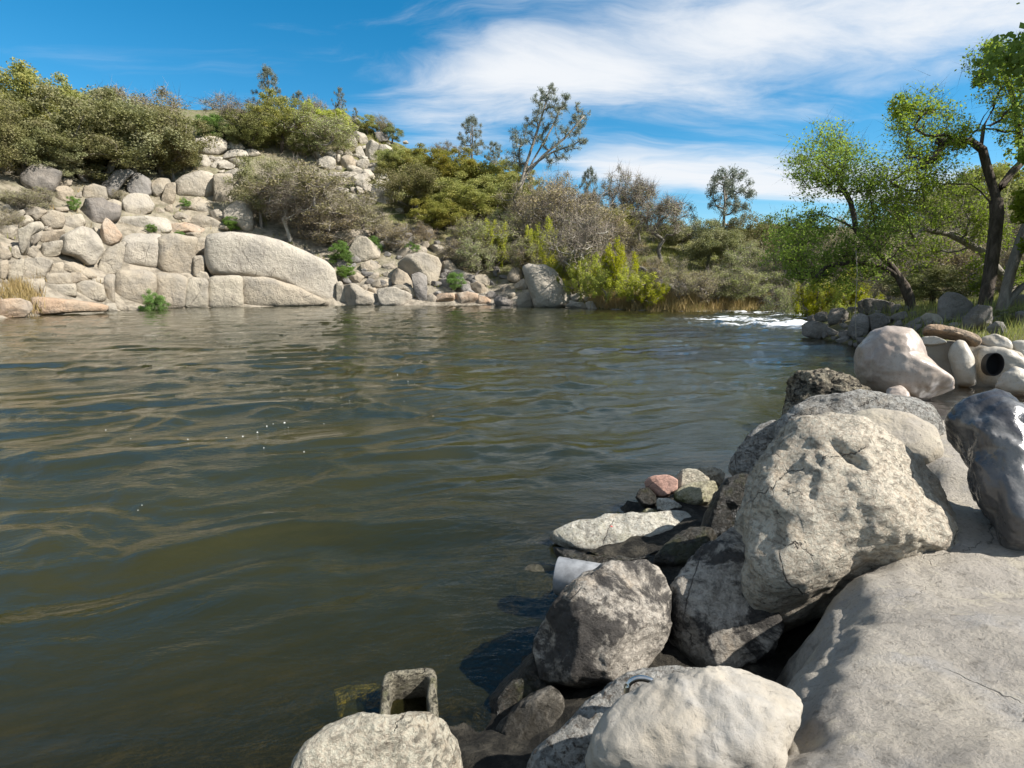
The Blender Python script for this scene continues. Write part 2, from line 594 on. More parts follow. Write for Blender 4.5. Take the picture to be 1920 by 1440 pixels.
ptc = n.voro(n.vmath('ADD', pos, n.vmath('SCALE', (.3, .3, .3), None, big)), 1.7, feature='DISTANCE_TO_EDGE')
ckf = n.math('MULTIPLY', n.ramp(ptc, .0, .005, .6, 0), n.ramp(n.noise(pos, 1.8, 3, .5), .55, .62))
col = n.mix(ckf, col, (.05, .042, .034))
hgt = n.math('ADD', n.math('MULTIPLY', n.noise(pos, 14, 7, .62), 1.1), n.math('MULTIPLY', n.noise(pos, 62, 9, .74), 1.1))
hgt = n.math('SUBTRACT', hgt, ckf)
hgt = n.math('SUBTRACT', hgt, n.math('MULTIPLY', n.ramp(pit, .56, .7), .8))
principled(n, out, col, n.ramp(alg, 0, 1, .84, .5), n.bump(hgt, .75, .022), .25)


def polished(name, c1, c2, c3, rough, streaks=.5):
    """boulder glazed smooth by bathers and mineral water"""
    m, n, out = new_mat(name)
    pos = n.node('ShaderNodeNewGeometry').outputs['Position']
    b = n.noise(pos, 2.4, 6, .6, .6)
    col = n.mix(n.ramp(b, .38, .64), c1, c2)
    st = n.noise(n.mapping(pos, (4.5, 4.5, .8), (0, .25, .4)), 1.0, 6, .6, 1.2)
    col = n.mix(n.ramp(st, .5, .66, 0, streaks), col, c3)
    sp = n.noise(pos, 42, 7, .7)
    col = n.mix(n.ramp(sp, .52, .68, 0, .4), col, (c1[0] * .35, c1[1] * .34, c1[2] * .33))
    nrm = n.bump(n.math('ADD', n.noise(pos, 7, 5, .55), n.math('MULTIPLY', n.noise(pos, 55, 5, .6), .16)), .22, .05)
    rg = n.ramp(n.noise(pos, 9, 5, .6), .3, .7, rough, rough + .22)
    principled(n, out, col, rg, nrm, .5)
    return m


M_polish = polished('boulder_polished_tan', (.36, .295, .24), (.28, .22, .18), (.42, .36, .30), .30)
M_glaze = polished('boulder_glazed_dark', (.040, .040, .044), (.075, .074, .075), (.19, .182, .17), .17, .75)
M_wall = polished('wall_stone', (.42, .385, .32), (.35, .30, .23), (.47, .44, .39), .42, .35)


def leaf_mat(name, c1, c2, trans=.35, c3=None):
    m, n, out = new_mat(name)
    g = n.node('ShaderNodeNewGeometry')
    r = g.outputs['Random Per Island']
    orr = n.node('ShaderNodeObjectInfo').outputs['Random']
    kk = 2.0
    c1, c2 = tuple(q * kk for q in c1), tuple(q * kk for q in c2)
    c3 = tuple(q * kk for q in c3) if c3 else None
    col = n.mix(r, c1, c2)
    clump = n.noise(g.outputs['Position'], .55, 3, .5)
    col = n.mix(n.ramp(clump, .42, .66, 0, .6), col, c3 or (c2[0] * .7, c2[1] * .68, c2[2] * .7))
    hs = n.node('ShaderNodeHueSaturation')
    n.set(hs.inputs['Hue'], n.ramp(orr, 0, 1, .485, .515, False))
    n.set(hs.inputs['Saturation'], n.ramp(orr, 0, 1, 1.1, .85, False))
    n.set(hs.inputs['Value'], n.ramp(orr, 0, 1, .82, 1.2, False))
    n.set(hs.inputs['Color'], col)
    d = n.node('ShaderNodeBsdfPrincipled')
    n.set(d.inputs['Base Color'], hs.outputs[0])
    d.inputs['Roughness'].default_value = .6
    d.inputs['Specular IOR Level'].default_value = .1
    t = n.node('ShaderNodeBsdfTranslucent')
    n.set(t.inputs['Color'], n.mix(.5, hs.outputs[0], (c2[0] * 1.3, c2[1] * 1.4, c2[2] * .6)))
    mx = n.node('ShaderNodeMixShader')
    mx.inputs[0].default_value = trans
    n.l.new(d.outputs[0], mx.inputs[1])
    n.l.new(t.outputs[0], mx.inputs[2])
    n.l.new(mx.outputs[0], out.inputs['Surface'])
    return m


L_oak = leaf_mat('leaf_oak', (.105, .112, .035), (.085, .088, .034), .25, (.115, .105, .05))
L_grove = leaf_mat('leaf_grove', (.125, .122, .050), (.095, .095, .044), .3, (.15, .13, .08))
L_gold = leaf_mat('leaf_gold', (.150, .140, .036), (.110, .118, .034), .35, (.170, .138, .034))
L_grey = leaf_mat('leaf_grey', (.16, .15, .08), (.13, .125, .065), .25, (.165, .145, .09))
L_willow = leaf_mat('leaf_willow', (.245, .245, .022), (.17, .185, .022), .45, (.215, .20, .035))
L_sage = leaf_mat('leaf_sage', (.17, .18, .06), (.13, .14, .055), .3, (.17, .155, .075))
L_pine = leaf_mat('leaf_pine', (.100, .115, .090), (.075, .085, .070), .2, (.13, .13, .105))
L_cotton = leaf_mat('leaf_cottonwood', (.175, .225, .036), (.115, .155, .026), .5, (.145, .19, .03))
L_cotton2 = leaf_mat('leaf_cottonwood_dark', (.125, .165, .028), (.085, .115, .022), .5, (.14, .17, .028))
L_green = leaf_mat('leaf_green', (.09, .15, .03), (.07, .11, .025), .3)
L_dry = leaf_mat('grass_dry', (.19, .15, .068), (.15, .115, .052), .25, (.165, .115, .055))
L_grass = leaf_mat('grass_green', (.105, .125, .03), (.14, .13, .045), .3, (.125, .125, .04))
L_brown = leaf_mat('leaf_brown', (.20, .155, .09), (.165, .14, .075), .25, (.17, .155, .07))


def bark(name, c1, c2, scale=9):
    m, n, out = new_mat(name)
    pos = n.node('ShaderNodeNewGeometry').outputs['Position']
    a = n.noise(n.mapping(pos, (1, 1, .25)), scale, 8, .7, .6)
    col = n.mix(n.ramp(a, .36, .64), c1, c2)
    nrm = n.bump(a, .9, .06)
    principled(n, out, col, .9, nrm, .15)
    return m


B_dark = bark('bark_dark', (.06, .048, .038), (.13, .105, .085))
B_grey = bark('bark_grey', (.17, .15, .125), (.28, .25, .21))
B_pale = bark('bark_pale', (.48, .45, .39), (.30, .27, .22), 5)
B_twig = bark('bark_twig', (.20, .165, .13), (.28, .24, .19))

# ground: dry soil, litter and thin spring grass
M_ground, n, out = new_mat('hillside')
pos = n.node('ShaderNodeNewGeometry').outputs['Position']
col = n.mix(n.ramp(n.noise(pos, .35, 6, .6), .38, .62), (.17, .145, .075), (.115, .125, .038))
col = n.mix(n.ramp(n.noise(pos, 1.6, 8, .65), .5, .66, 0, .8), col, (.22, .19, .13))
col = n.mix(n.ramp(n.noise(pos, 7, 8, .7), .5, .7, 0, .6), col, (.075, .065, .04))
zs = n.node('ShaderNodeSeparateXYZ')
n.l.new(pos, zs.inputs[0])
bed = n.ramp(zs.outputs[2], -.02, .06, 1, 0)
bedcol = n.mix(n.ramp(n.voro(pos, 4.5, out='Distance'), .1, .6), (.13, .105, .055), (.055, .048, .025))
col = n.mix(bed, col, bedcol)
rk = n.node('ShaderNodeAttribute', attribute_name='rocky').outputs['Fac']
rockc = n.mix(n.ramp(n.noise(pos, 1.1, 7, .65), .4, .62), (.36, .31, .245), (.17, .145, .115))
col = n.mix(n.math('MULTIPLY', rk, .9), col, rockc)
wetr = n.node('ShaderNodeAttribute', attribute_name='crust').outputs['Fac']
wetc = n.mix(n.ramp(n.noise(pos, 9, 7, .7), .42, .66), (.020, .018, .014), (.075, .066, .05))
col = n.mix(wetr, col, wetc)
principled(n, out, col, .9, n.bump(n.noise(pos, 4, 9, .72), .8, .3), .2)

# river water: murky olive body, clear enough to show the stones near the edge, foam where it breaks
M_water, n, out = new_mat('river_water')
pos = n.node('ShaderNodeNewGeometry').outputs['Position']
dep = n.node('ShaderNodeAttribute', attribute_name='depth').outputs['Fac']
foam = n.node('ShaderNodeAttribute', attribute_name='foam').outputs['Fac']
turb = n.node('ShaderNodeAttribute', attribute_name='turb').outputs['Fac']
flowp = n.mapping(pos, (.75, 1.6, 1), (0, 0, radians(-14)))
wp = n.noise(n.mapping(flowp, (.5, .5, 1)), 1.0, 4, .55, .6)
fl3 = n.vmath('ADD', flowp, n.vmath('SCALE', (.8, 1.1, 0), None, wp))
r1 = n.noise(fl3, 2.6, 4, .55, .9)
r2 = n.noise(fl3, 11.0, 4, .6, .4)
r3 = n.noise(fl3, 34.0, 3, .6, .3)
pat = n.ramp(n.noise(n.mapping(flowp, (.22, .22, 1)), 1.0, 4, .55), .36, .66, .25, 1.0)
amp = n.math('ADD', n.math('MULTIPLY', pat, .7), n.math('MULTIPLY', turb, 1.6))
hgt = n.math('MULTIPLY_ADD', r2, .50, n.math('MULTIPLY_ADD', r3, .17, n.math('MULTIPLY', r1, .9)))
hgt = n.math('MULTIPLY', hgt, amp)
nrm = n.bump(hgt, .33, .075)
fr = n.node('ShaderNodeFresnel')
fr.inputs['IOR'].default_value = 1.34
n.set(fr.inputs['Normal'], nrm)
body = n.node('ShaderNodeBsdfDiffuse')
silt = n.noise(n.mapping(pos, (.18, .5, 1)), 1.0, 4, .55)
n.set(body.inputs['Color'], n.mix(n.ramp(silt, .35, .65), (.0265, .025, .0075), (.0175, .019, .0070)))
tr = n.node('ShaderNodeBsdfTransparent')
tr.inputs['Color'].default_value = (.86, .78, .48, 1)
clear = n.math('POWER', 2.718, n.math('MULTIPLY', dep, -3.2))
clear = n.math('MULTIPLY', clear, .82)
mx1 = n.node('ShaderNodeMixShader')
n.l.new(clear, mx1.inputs[0])
n.l.new(body.outputs[0], mx1.inputs[1])
n.l.new(tr.outputs[0], mx1.inputs[2])
gl = n.node('ShaderNodeBsdfGlossy')
gl.inputs['Roughness'].default_value = .05
gl.inputs['Color'].default_value = (.94, .95, .95, 1)
n.set(gl.inputs['Normal'], nrm)
mx2 = n.node('ShaderNodeMixShader')
n.l.new(fr.outputs[0], mx2.inputs[0])
n.l.new(mx1.outputs[0], mx2.inputs[1])
n.l.new(gl.outputs[0], mx2.inputs[2])
fo = n.node('ShaderNodeBsdfDiffuse')
fo.inputs['Color'].default_value = (.74, .76, .77, 1)
fn = n.noise(n.mapping(pos, (1.3, 2.2, 1)), 2.6, 7, .72, .6)
ff = n.math('MULTIPLY', n.ramp(n.math('ADD', n.math('MULTIPLY', foam, .8), fn), .86, 1.12, 0, 1), .9)
mx3 = n.node('ShaderNodeMixShader')
n.l.new(ff, mx3.inputs[0])
n.l.new(mx2.outputs[0], mx3.inputs[1])
n.l.new(fo.outputs[0], mx3.inputs[2])
n.l.new(mx3.outputs[0], out.inputs['Surface'])

# bath water: shallow, clear, over ochre mineral crust
M_pool, n, out = new_mat('spring_water')
pos = n.node('ShaderNodeNewGeometry').outputs['Position']
nrm = n.bump(n.noise(n.mapping(pos, (1.2, 2.6, 1)), 4.0, 5, .55, .8), .3, .04)
fr = n.node('ShaderNodeFresnel')
fr.inputs['IOR'].default_value = 1.33
n.set(fr.inputs['Normal'], nrm)
tr = n.node('ShaderNodeBsdfTransparent')
tr.inputs['Color'].default_value = (.74, .70, .58, 1)
df = n.node('ShaderNodeBsdfDiffuse')
df.inputs['Color'].default_value = (.19, .165, .115, 1)
m1 = n.node('ShaderNodeMixShader')
m1.inputs[0].default_value = .45
n.l.new(df.outputs[0], m1.inputs[1])
n.l.new(tr.outputs[0], m1.inputs[2])
gl = n.node('ShaderNodeBsdfGlossy')
gl.inputs['Roughness'].default_value = .05
n.set(gl.inputs['Normal'], nrm)
m2 = n.node('ShaderNodeMixShader')
n.l.new(fr.outputs[0], m2.inputs[0])
n.l.new(m1.outputs[0], m2.inputs[1])
n.l.new(gl.outputs[0], m2.inputs[2])
n.l.new(m2.outputs[0], out.inputs['Surface'])

# ------------------------------------------------------------------ ground sheet (river bed and hillsides in one)
def ring_grid(radii, angs, closed):
    R, A = np.meshgrid(radii, angs, indexing='ij')
    P = np.c_[(R * np.sin(A)).ravel(), (R * np.cos(A)).ravel()]
    nr, na = len(radii), len(angs)
    i, j = np.meshgrid(np.arange(nr - 1), np.arange(na if closed else na - 1), indexing='ij')
    j2 = (j + 1) % na
    f = np.c_[(i * na + j).ravel(), (i * na + j2).ravel(), ((i + 1) * na + j2).ravel(), ((i + 1) * na + j).ravel()]
    return P, f


front = np.linspace(radians(-58), radians(58), 380, endpoint=False)
back = np.linspace(radians(58), radians(302), 150, endpoint=False)
P, fc = ring_grid(np.geomspace(.35, 700, 230), np.r_[front, back], True)
zg = ground_z(P)
ctr = len(P)
P3 = np.c_[P, zg]
gs_, gi_ = shore_dist(P)
gpx = 960 + F * cP * np.clip(P[:, 0] / np.maximum(P[:, 1], 1e-3), -4, 4)
rocky = (gi_ < NF) * (gpx < 1090) * np.clip(1.15 - np.maximum(gs_, 0) / np.interp(gpx, [0, 640, 660, 1090], [24, 26, 11, 4]), 0, 1) * (P[:, 1] > 5)
crust = np.clip(1.4 - np.hypot(P[:, 0] - 1.5, P[:, 1] - 2.5) / 4.5, 0, 1) * (gs_ > -.25)
P3[:, 2] += crust * .10 * fbm(np.c_[P / .35, np.zeros(len(P))], 4)
gme = mesh_np('ground', P3, fc, M_ground)
for nm, arr in (('rocky', rocky), ('crust', crust)):
    a = gme.attributes.new(nm, 'FLOAT', 'POINT')
    a.data.foreach_set('value', np.ascontiguousarray(arr, dtype=np.float32))
tag(obj('ground', gme), kind='structure')

# ------------------------------------------------------------------ river
angs = np.linspace(radians(-100), radians(60), 760)
P, fc = ring_grid(np.geomspace(1.3, 130, 430), angs, False)
s, idx = shore_dist(P)
lvl = water_level(P)
rr = np.hypot(P[:, 0], P[:, 1])
rot = radians(14)
Q = np.c_[P[:, 0] * cos(rot) + P[:, 1] * sin(rot), -P[:, 0] * sin(rot) + P[:, 1] * cos(rot)]
warp = fbm(np.c_[Q / 3.0, np.full(len(Q), 3.3)], 3)
q1 = np.c_[Q[:, 0] * .55 + warp * 1.1, Q[:, 1] * 1.15 + warp * .8, np.zeros(len(Q))]
wave = .085 * fbm(q1, 3, .5) + .036 * fbm(q1 * 2.7 + 9, 3, .5) + .03 * fbm(q1 * .33 + 5, 2)
# broken water of the rapid where the river runs out of the pool
rap = np.exp(-(((P[:, 0] * .8 + P[:, 1] * .6) - 37.5) / 5.0) ** 2) * np.clip((P[:, 0] - 4.0) / 8, 0, 1)
rap2 = np.exp(-(((P[:, 0] - 12.5) / 4.8) ** 2 + ((P[:, 1] - 27) / 6.5) ** 2))
rapid = np.clip(rap + .8 * rap2, 0, 1.2)
wave = wave * (1 + 1.2 * rapid) + rapid * .26 * fbm(np.c_[Q * [0.7, 1.3], np.full(len(Q), 1.0)], 4, .6)
calm = np.clip(-s / 1.5, .15, 1)
z = lvl + wave * calm
foamf = rapid * (.72 + 1.2 * fbm(np.c_[Q * [.35, .9], np.full(len(Q), 7.0)], 3))
foamf += .30 * np.exp(-((s + .25) / .35) ** 2) * (rr > 12) * np.clip(rapid * 2, 0, 1)
turbf = np.clip(rapid * 1.0 + .35 * np.exp(-((P[:, 0] - 2) / 12) ** 2 - ((P[:, 1] - 26) / 10) ** 2), 0, 1)
keep_v = s < 1.6
fk = fc[keep_v[fc].all(axis=1)]
used = np.unique(fk)
remap = np.full(len(P), -1)
remap[used] = np.arange(len(used))
me = mesh_np('river', np.c_[P, z][used], remap[fk], M_water)
RIV = np.c_[P, z][used]
gz = ground_z(P[used])
for nm, arr in (('depth', np.clip(z[used] - gz, 0, 3)), ('foam', foamf[used]), ('turb', turbf[used])):
    a = me.attributes.new(nm, 'FLOAT', 'POINT')
    a.data.foreach_set('value', np.ascontiguousarray(arr, dtype=np.float32))
tag(obj('river', me), kind='structure')

# ------------------------------------------------------------------ rocks traced in outline and given body
_seed = [100]


def chaikin(p, it, k=.22):
    for _ in range(it):
        q = np.roll(p, -1, axis=0)
        p = np.stack([(1 - k) * p + k * q, k * p + (1 - k) * q], axis=1).reshape(-1, 2)
        k = .25
    return p


def outline_radius(p, c, th):
    a = p - c
    b = np.roll(p, -1, axis=0) - c
    d = np.c_[np.cos(th), np.sin(th)]
    e = b - a
    den = d[:, None, 0] * e[None, :, 1] - d[:, None, 1] * e[None, :, 0]
    den = np.where(np.abs(den) < 1e-12, 1e-12, den)
    t = (a[None, :, 0] * e[None, :, 1] - a[None, :, 1] * e[None, :, 0]) / den
    u = (a[None, :, 0] * d[:, None, 1] - a[None, :, 1] * d[:, None, 0]) / den
    ok = (u >= -1e-6) & (u <= 1 + 1e-6) & (t > 0)
    return np.where(ok, t, 0).max(axis=1)


def rock(name, label, cat, zone, pts, mat, d=None, tilt=0.0, T=.8, p=5.0, sub=4, rough=.05, cuts=4, group=None, push=.75, yaw=0.0,
         nscale=1.6, fine=0.0, ridge=0.0, smooth=2, lift=0.0, grow=None, corner=None, groove=(), cutk=None):
    _seed[0] += 1
    rng = np.random.RandomState(_seed[0])
    px = poly(zone, pts) if isinstance(pts, str) else np.asarray(pts, float)
    far = d is None
    grow = grow or (1.09 if far else 1.0)
    corner = corner or (.09 if far else .15)
    cutk = cutk or (.95 if far else .85)
    c0 = px.mean(axis=0)
    px0 = px
    px = c0 + (px - c0) * grow
    rc = ray(*c0)
    az = math.atan2(rc[0], rc[1]) + radians(yaw)
    nrm = np.array([-sin(az) * cos(radians(tilt)), -cos(az) * cos(radians(tilt)), sin(radians(tilt))])
    rt = np.array([cos(az), -sin(az), 0.0])
    up = np.cross(nrm, rt)
    if up[2] < 0:
        up = -up
    if d is None:
        kb = px0[:, 1].argmax()
        base, t0 = hit_ground(.5 * (px0[kb, 0] + c0[0]), px0[kb, 1])
        if shore_dist(base[None, :2])[0][0] < -.45:      # foot in the water: stand it on the shore line behind
            hd = base[:2] / np.linalg.norm(base[:2])
            rr_ = np.linalg.norm(base[:2]) + np.linspace(0, 14, 141)
            sh = shore_dist(rr_[:, None] * hd[None])[0]
            k_ = int(np.argmax(sh > -.45)) if (sh > -.45).any() else 0
            t0 *= rr_[k_] / rr_[0]
            base = np.array([*(hd * rr_[k_]), 0.0])
        wpx = np.ptp(px[:, 0])
        hpx = np.ptp(px[:, 1])
        org = base + np.array([sin(az), cos(az), 0]) * (push * T * .5 * sqrt(wpx * hpx) / F * t0)
    else:
        org = at(*c0, d)
    uv = []
    for q in px:
        r = ray(*q)
        t = ((org - CAM) @ nrm) / (r @ nrm)
        P = CAM + r * t - org
        uv.append((P @ rt, P @ up))
    uv = chaikin(np.array(uv), smooth, corner)
    x, y = uv[:, 0], uv[:, 1]
    x2, y2 = np.roll(x, -1), np.roll(y, -1)
    cr = x * y2 - x2 * y
    A = cr.sum() / 2
    cen = np.array([((x + x2) * cr).sum(), ((y + y2) * cr).sum()]) / (6 * A)
    v, f = ico(sub)
    th = np.linspace(-pi, pi, 541)
    Rt = outline_radius(uv, cen, th)
    size = sqrt(abs(A))
    a, b, c = v[:, 0], v[:, 1], v[:, 2]
    rho = np.hypot(a, b)
    tt = np.arctan2(b, a)
    den = (rho ** p + np.abs(c) ** p) ** (1 / p)
    rr = np.interp(tt, th, Rt) * rho / den
    cc = c / den * T * size * .5
    L = np.c_[np.cos(tt) * rr + cen[0], np.sin(tt) * rr + cen[1], cc]
    # split faces: mostly towards the viewer and the sky so the traced outline survives
    for _ in range(cuts):
        nn = np.array([rng.normal() * .75, rng.normal() * .6 + .3, 1.0])
        nn /= np.linalg.norm(nn)
        q = L - np.array([cen[0], cen[1], 0])
        h = q @ nn
        lim = h.max() * rng.uniform(.58, .84)
        ex = np.maximum(h - lim, 0)
        L = L - nn[None, :] * (ex * cutk)[:, None]
    nd = L / (size * .5)
    off = rng.uniform(-50, 50, 3)
    disp = rough * size * fbm(nd * nscale + off, 4, .5)
    if ridge:
        rn = 1 - np.abs(pnoise(nd * 1.3 + off + 5)) * 4
        disp -= ridge * size * np.clip(rn - .72, 0, 1)
    for gx0, gy0, gx1, gy1, gd, gw in groove:
        ends = []
        for q in ((gx0, gy0), (gx1, gy1)):
            r = ray(*q)
            P = CAM + r * (((org - CAM) @ nrm) / (r @ nrm)) - org
            ends.append(np.array([P @ rt, P @ up]))
        e0, e1 = ends
        ab = e1 - e0
        tq = np.clip(((L[:, :2] - e0) @ ab) / (ab @ ab), 0, 1)
        off2 = L[:, :2] - e0 - tq[:, None] * ab
        dist = np.hypot(off2[:, 0], off2[:, 1]) + .25 * gw * pnoise(L / (gw * 2.5) + 3)
        taper = np.sin(pi * np.clip(tq * .96 + .02, 0, 1)) ** .6
        disp -= gd * taper * np.exp(-(dist / gw) ** 2) * (c > 0)
    if fine:
        disp += fine * fbm(L / .035 + off, 4, .6)
    nv = np.c_[np.cos(tt) * rho, np.sin(tt) * rho, c]
    L = L + nv * disp[:, None]
    W = org + L[:, :1] * rt + L[:, 1:2] * up + L[:, 2:] * nrm
    W[:, 2] += lift
    loc = np.array([W[:, 0].mean(), W[:, 1].mean(), W[:, 2].min()])
    # winding outwards whatever the frame's handedness
    if np.dot(np.cross(rt, up), nrm) < 0:
        f = f[:, ::-1]
    me = mesh_np(name, W - loc, f, mat)
    o = obj(name, me, loc)
    tag(o, label, cat, group)
    return o


MK_J = [(99, 410, 'beside the round tan boulder sitting alone'), (150, 460, 'beside the overhanging square-cut boulder'), (190, 395, 'beside the dark-bellied pointed boulder'),
        (262, 385, 'beside the pale boulder with a horizontal crack'), (370, 350, 'beside the big pale perched boulder'), (455, 400, 'beside the pale pyramid-shaped boulder'),
        (75, 335, 'near the dark grey ball boulder'), (215, 350, 'near the tall grey leaning boulder'), (355, 428, 'near the reddish-ended slab'), (20, 450, 'at the left end of the ledge near dry bushes')]
MK_L = [(40, 520, 'above the dry grass and the low pinkish shelf'), (120, 510, 'under the overhanging square-cut boulder'), (180, 530, 'beside the pillow-shaped boulder'), (230, 578, 'at the foot of the green waterside shrub')]
MK_U = [(715, 258, 'beside the square perched skyline boulder'), (695, 285, 'beside the big pale split boulder'), (655, 305, 'beside the rounded boulder with a dark crack'),
        (715, 365, 'near the dark-trunked oak'), (600, 290, 'beside the light green open tree'), (640, 350, 'above the grey gully thicket'), (790, 275, 'on the open skyline')]
MK_S = [(640, 520, 'beside the whale-backed boulder'), (790, 500, 'beside the big flat-faced boulder'), (786, 545, 'beside the tombstone slab'), (850, 532, 'beside the dark jutting slab'),
        (840, 415, 'below the rocky spire'), (690, 460, 'beside the large cracked boulder'), (970, 540, 'beside the notched pale boulder'), (890, 480, 'under the budding bushes')]
MK_B = [(1605, 610, 'by the hanging rope'), (1700, 595, 'at the foot of the leaning trunk'), (1840, 600, 'by the upright trunk'), (1530, 620, 'at the tip in the current'), (1780, 600, 'by the angular grey boulder'),
        (1905, 580, 'right of the forked grey trunk')]
MK_C = [(380, 265, 'under the cracked dome'), (420, 300, 'by the arched lens-shaped slab'), (420, 370, 'above the pyramid-shaped boulder')]


def near_mark(label, marks, x, y):
    """name the landmark a look-alike stands next to"""
    if not marks:
        return label
    m = min(marks, key=lambda q: (q[0] - x) ** 2 + (q[1] - y) ** 2)
    return label + ' ' + m[2]


def rocks(zone, lst, name, label0, cat, mat, group, marks=(), **kw):
    for s in lst:
        px = poly(zone, s)
        label = near_mark(label0, marks, *px.mean(axis=0))
        big = max(np.ptp(px[:, 0]), np.ptp(px[:, 1]))
        k = dict(sub=4 if big > 26 else 3)
        k.update(kw)
        rock(name, label, cat, zone, s, mat, group=group, **k)


def many(zone, rows, **kw):
    """rows: (name, label, outline, material[, overrides])"""
    for row in rows:
        k = dict(kw)
        if len(row) > 4:
            k.update(row[4])
        rock(row[0], row[1], 'boulder', zone, row[2], row[3], **k)


# the jointed ledge at the far waterline
many('b', [
    ('ledge_rock', 'low pinkish rock shelf with dry grass where the far ledge meets the river', '0,1170 140,1160 250,1190 240,1240 190,1290 0,1305', M_rust),
    ('ledge_rock', 'long pinkish flat ledge running along the far waterline below the stacked blocks', '250,1150 480,1165 780,1205 790,1255 520,1262 400,1278 230,1292 250,1230', M_rust, dict(cuts=0, p=4)),
    ('ledge_block', 'pillow-shaped grey boulder lying on the long pinkish ledge', '570,1060 620,1030 700,1030 770,1060 790,1150 760,1182 640,1165 575,1110', M_far, dict(cuts=0)),
    ('ledge_block', 'slim upright block wedged between the pillow boulder and a big rounded block', '785,1000 810,975 865,985 855,1060 865,1190 800,1180 780,1080', M_far, dict(p=4)),
    ('ledge_block', 'big rounded ledge block with a dark undercut beside the green waterside shrub', '860,1010 900,955 1080,955 1160,990 1165,1080 1140,1180 1060,1205 900,1195 865,1130', M_far, dict(cuts=0, p=3.6)),
    ('ledge_block', 'tall ledge block standing in the water directly behind the green shrub', '1165,1000 1200,975 1330,980 1400,1015 1395,1080 1378,1232 1170,1232 1165,1100', M_far, dict(cuts=0, p=4.5)),
    ('ledge_block', 'narrow ledge block at the waterline under a small round stone', '1395,1040 1440,1005 1540,1015 1560,1050 1557,1226 1380,1230', M_far, dict(cuts=0, p=5)),
    ('ledge_block', 'square ledge block at the waterline under the great whale-backed boulder', '1570,1020 1610,995 1790,995 1810,1010 1820,1224 1557,1226', M_far, dict(cuts=0, p=6)),
    ('ledge_block', 'white upper ledge block above a long dark gap', '935,700 1000,680 1200,685 1195,800 1187,920 1100,930 910,915 905,820', M_white, dict(cuts=1, p=4)),
    ('ledge_block', 'tall rounded upper ledge block left of two narrow stacked blocks', '1190,720 1280,680 1480,710 1455,800 1448,1000 1380,1000 1220,960 1187,900', M_far, dict(cuts=1, p=4)),
    ('ledge_block', 'tan wedge-shaped upper ledge block beside the deep dark cleft', '730,950 790,800 940,730 908,920 890,970 780,982', M_far),
    ('ledge_block', 'narrow top block of the two stacked beside the whale-backed boulder', '1460,740 1500,705 1550,710 1542,836 1455,842', M_far, dict(p=5, cuts=0)),
    ('ledge_block', 'narrow lower block of the two stacked beside the whale-backed boulder', '1450,846 1538,842 1532,960 1480,1005 1450,1000', M_far, dict(p=5, cuts=0)),
    ('stone', 'small round stone caught in the joint beside the whale-backed boulder', '1470,990 1500,955 1550,965 1572,1010 1550,1038 1480,1012', M_far, dict(cuts=0)),
    ('boulder', 'overhanging square-cut boulder with a brown broken end and deep shadow beneath', '480,690 600,630 740,640 770,700 760,800 700,890 640,895 560,840 470,815', M_white, dict(p=5, yaw=-14, push=0, cuts=3)),
    ('boulder', 'upright tan wedge standing on its point beside the overhanging boulder', '795,555 850,600 915,690 890,735 780,775 755,640', M_rust, dict(cuts=3)),
    ('boulder', 'big dark-bellied pointed boulder perched above the tan wedge', '610,545 640,420 770,410 810,440 900,470 890,560 820,600 700,605 640,580', M_dark, dict(cuts=3)),
    ('boulder', 'pale boulder with a horizontal crack above the long white slab', '920,420 1000,370 1110,385 1150,460 1140,500 1060,547 950,542 930,490', M_white, dict(p=4)),
    ('boulder', 'round tan boulder with a small dark hollow on its crown', '630,330 700,305 790,330 805,420 760,430 690,412 625,417', M_far, dict(cuts=0)),
    ('boulder', 'tall grey leaning boulder with a shaded overhang under the oak grove', '760,310 880,200 970,190 1000,215 930,280 870,370 840,420 800,412', M_bank),
    ('boulder', 'grey rounded boulder half hidden by brush right of the leaning boulder', '960,300 1020,220 1120,260 1135,300 1130,380 1060,402 1000,392 960,350', M_bank),
    ('boulder', 'big pale smooth boulder perched on top of the pile below the grove', '1325,290 1370,250 1500,210 1590,230 1615,300 1600,380 1500,412 1400,402 1320,412', M_white, dict(cuts=0, p=3.4)),
    ('boulder', 'pale pyramid-shaped boulder with a white right face above the ledge', '1680,500 1760,440 1850,390 1880,440 1895,640 1850,665 1760,600 1690,580', M_white, dict(cuts=2)),
    ('boulder', 'large dark grey ball of a boulder below the left end of the grove', '160,230 230,170 330,165 460,220 440,280 400,360 300,378 200,320 165,290', M_dark, dict(cuts=0)),
    ('boulder', 'round tan boulder sitting alone on the left part of the pile', '310,560 380,500 470,520 485,570 470,622 400,642 330,610', M_far, dict(cuts=0)),
    ('flat_rock', 'long white slab lying flat above the jointed ledge', '900,550 1050,545 1250,560 1280,640 1250,672 1100,662 920,642', M_white, dict(p=5)),
    ('flat_rock', 'tan slab with a reddish end lying on the jointed ledge', '1280,600 1400,590 1530,630 1530,664 1410,658 1290,672', M_rust, dict(p=5)),
    ('boulder', 'long sausage-shaped boulder lying above the reddish slab', '1440,560 1500,530 1600,560 1690,610 1690,642 1560,642 1440,602', M_far),
    ('boulder', 'dark humped boulder in the shade of the oak grove', '850,170 900,100 980,90 1020,140 1000,190 870,200', M_dark),
    ('boulder', 'pale cracked boulder at the far end of the pile above grass', '0,110 60,90 110,120 105,220 20,215 0,200', M_white),
], sub=4)
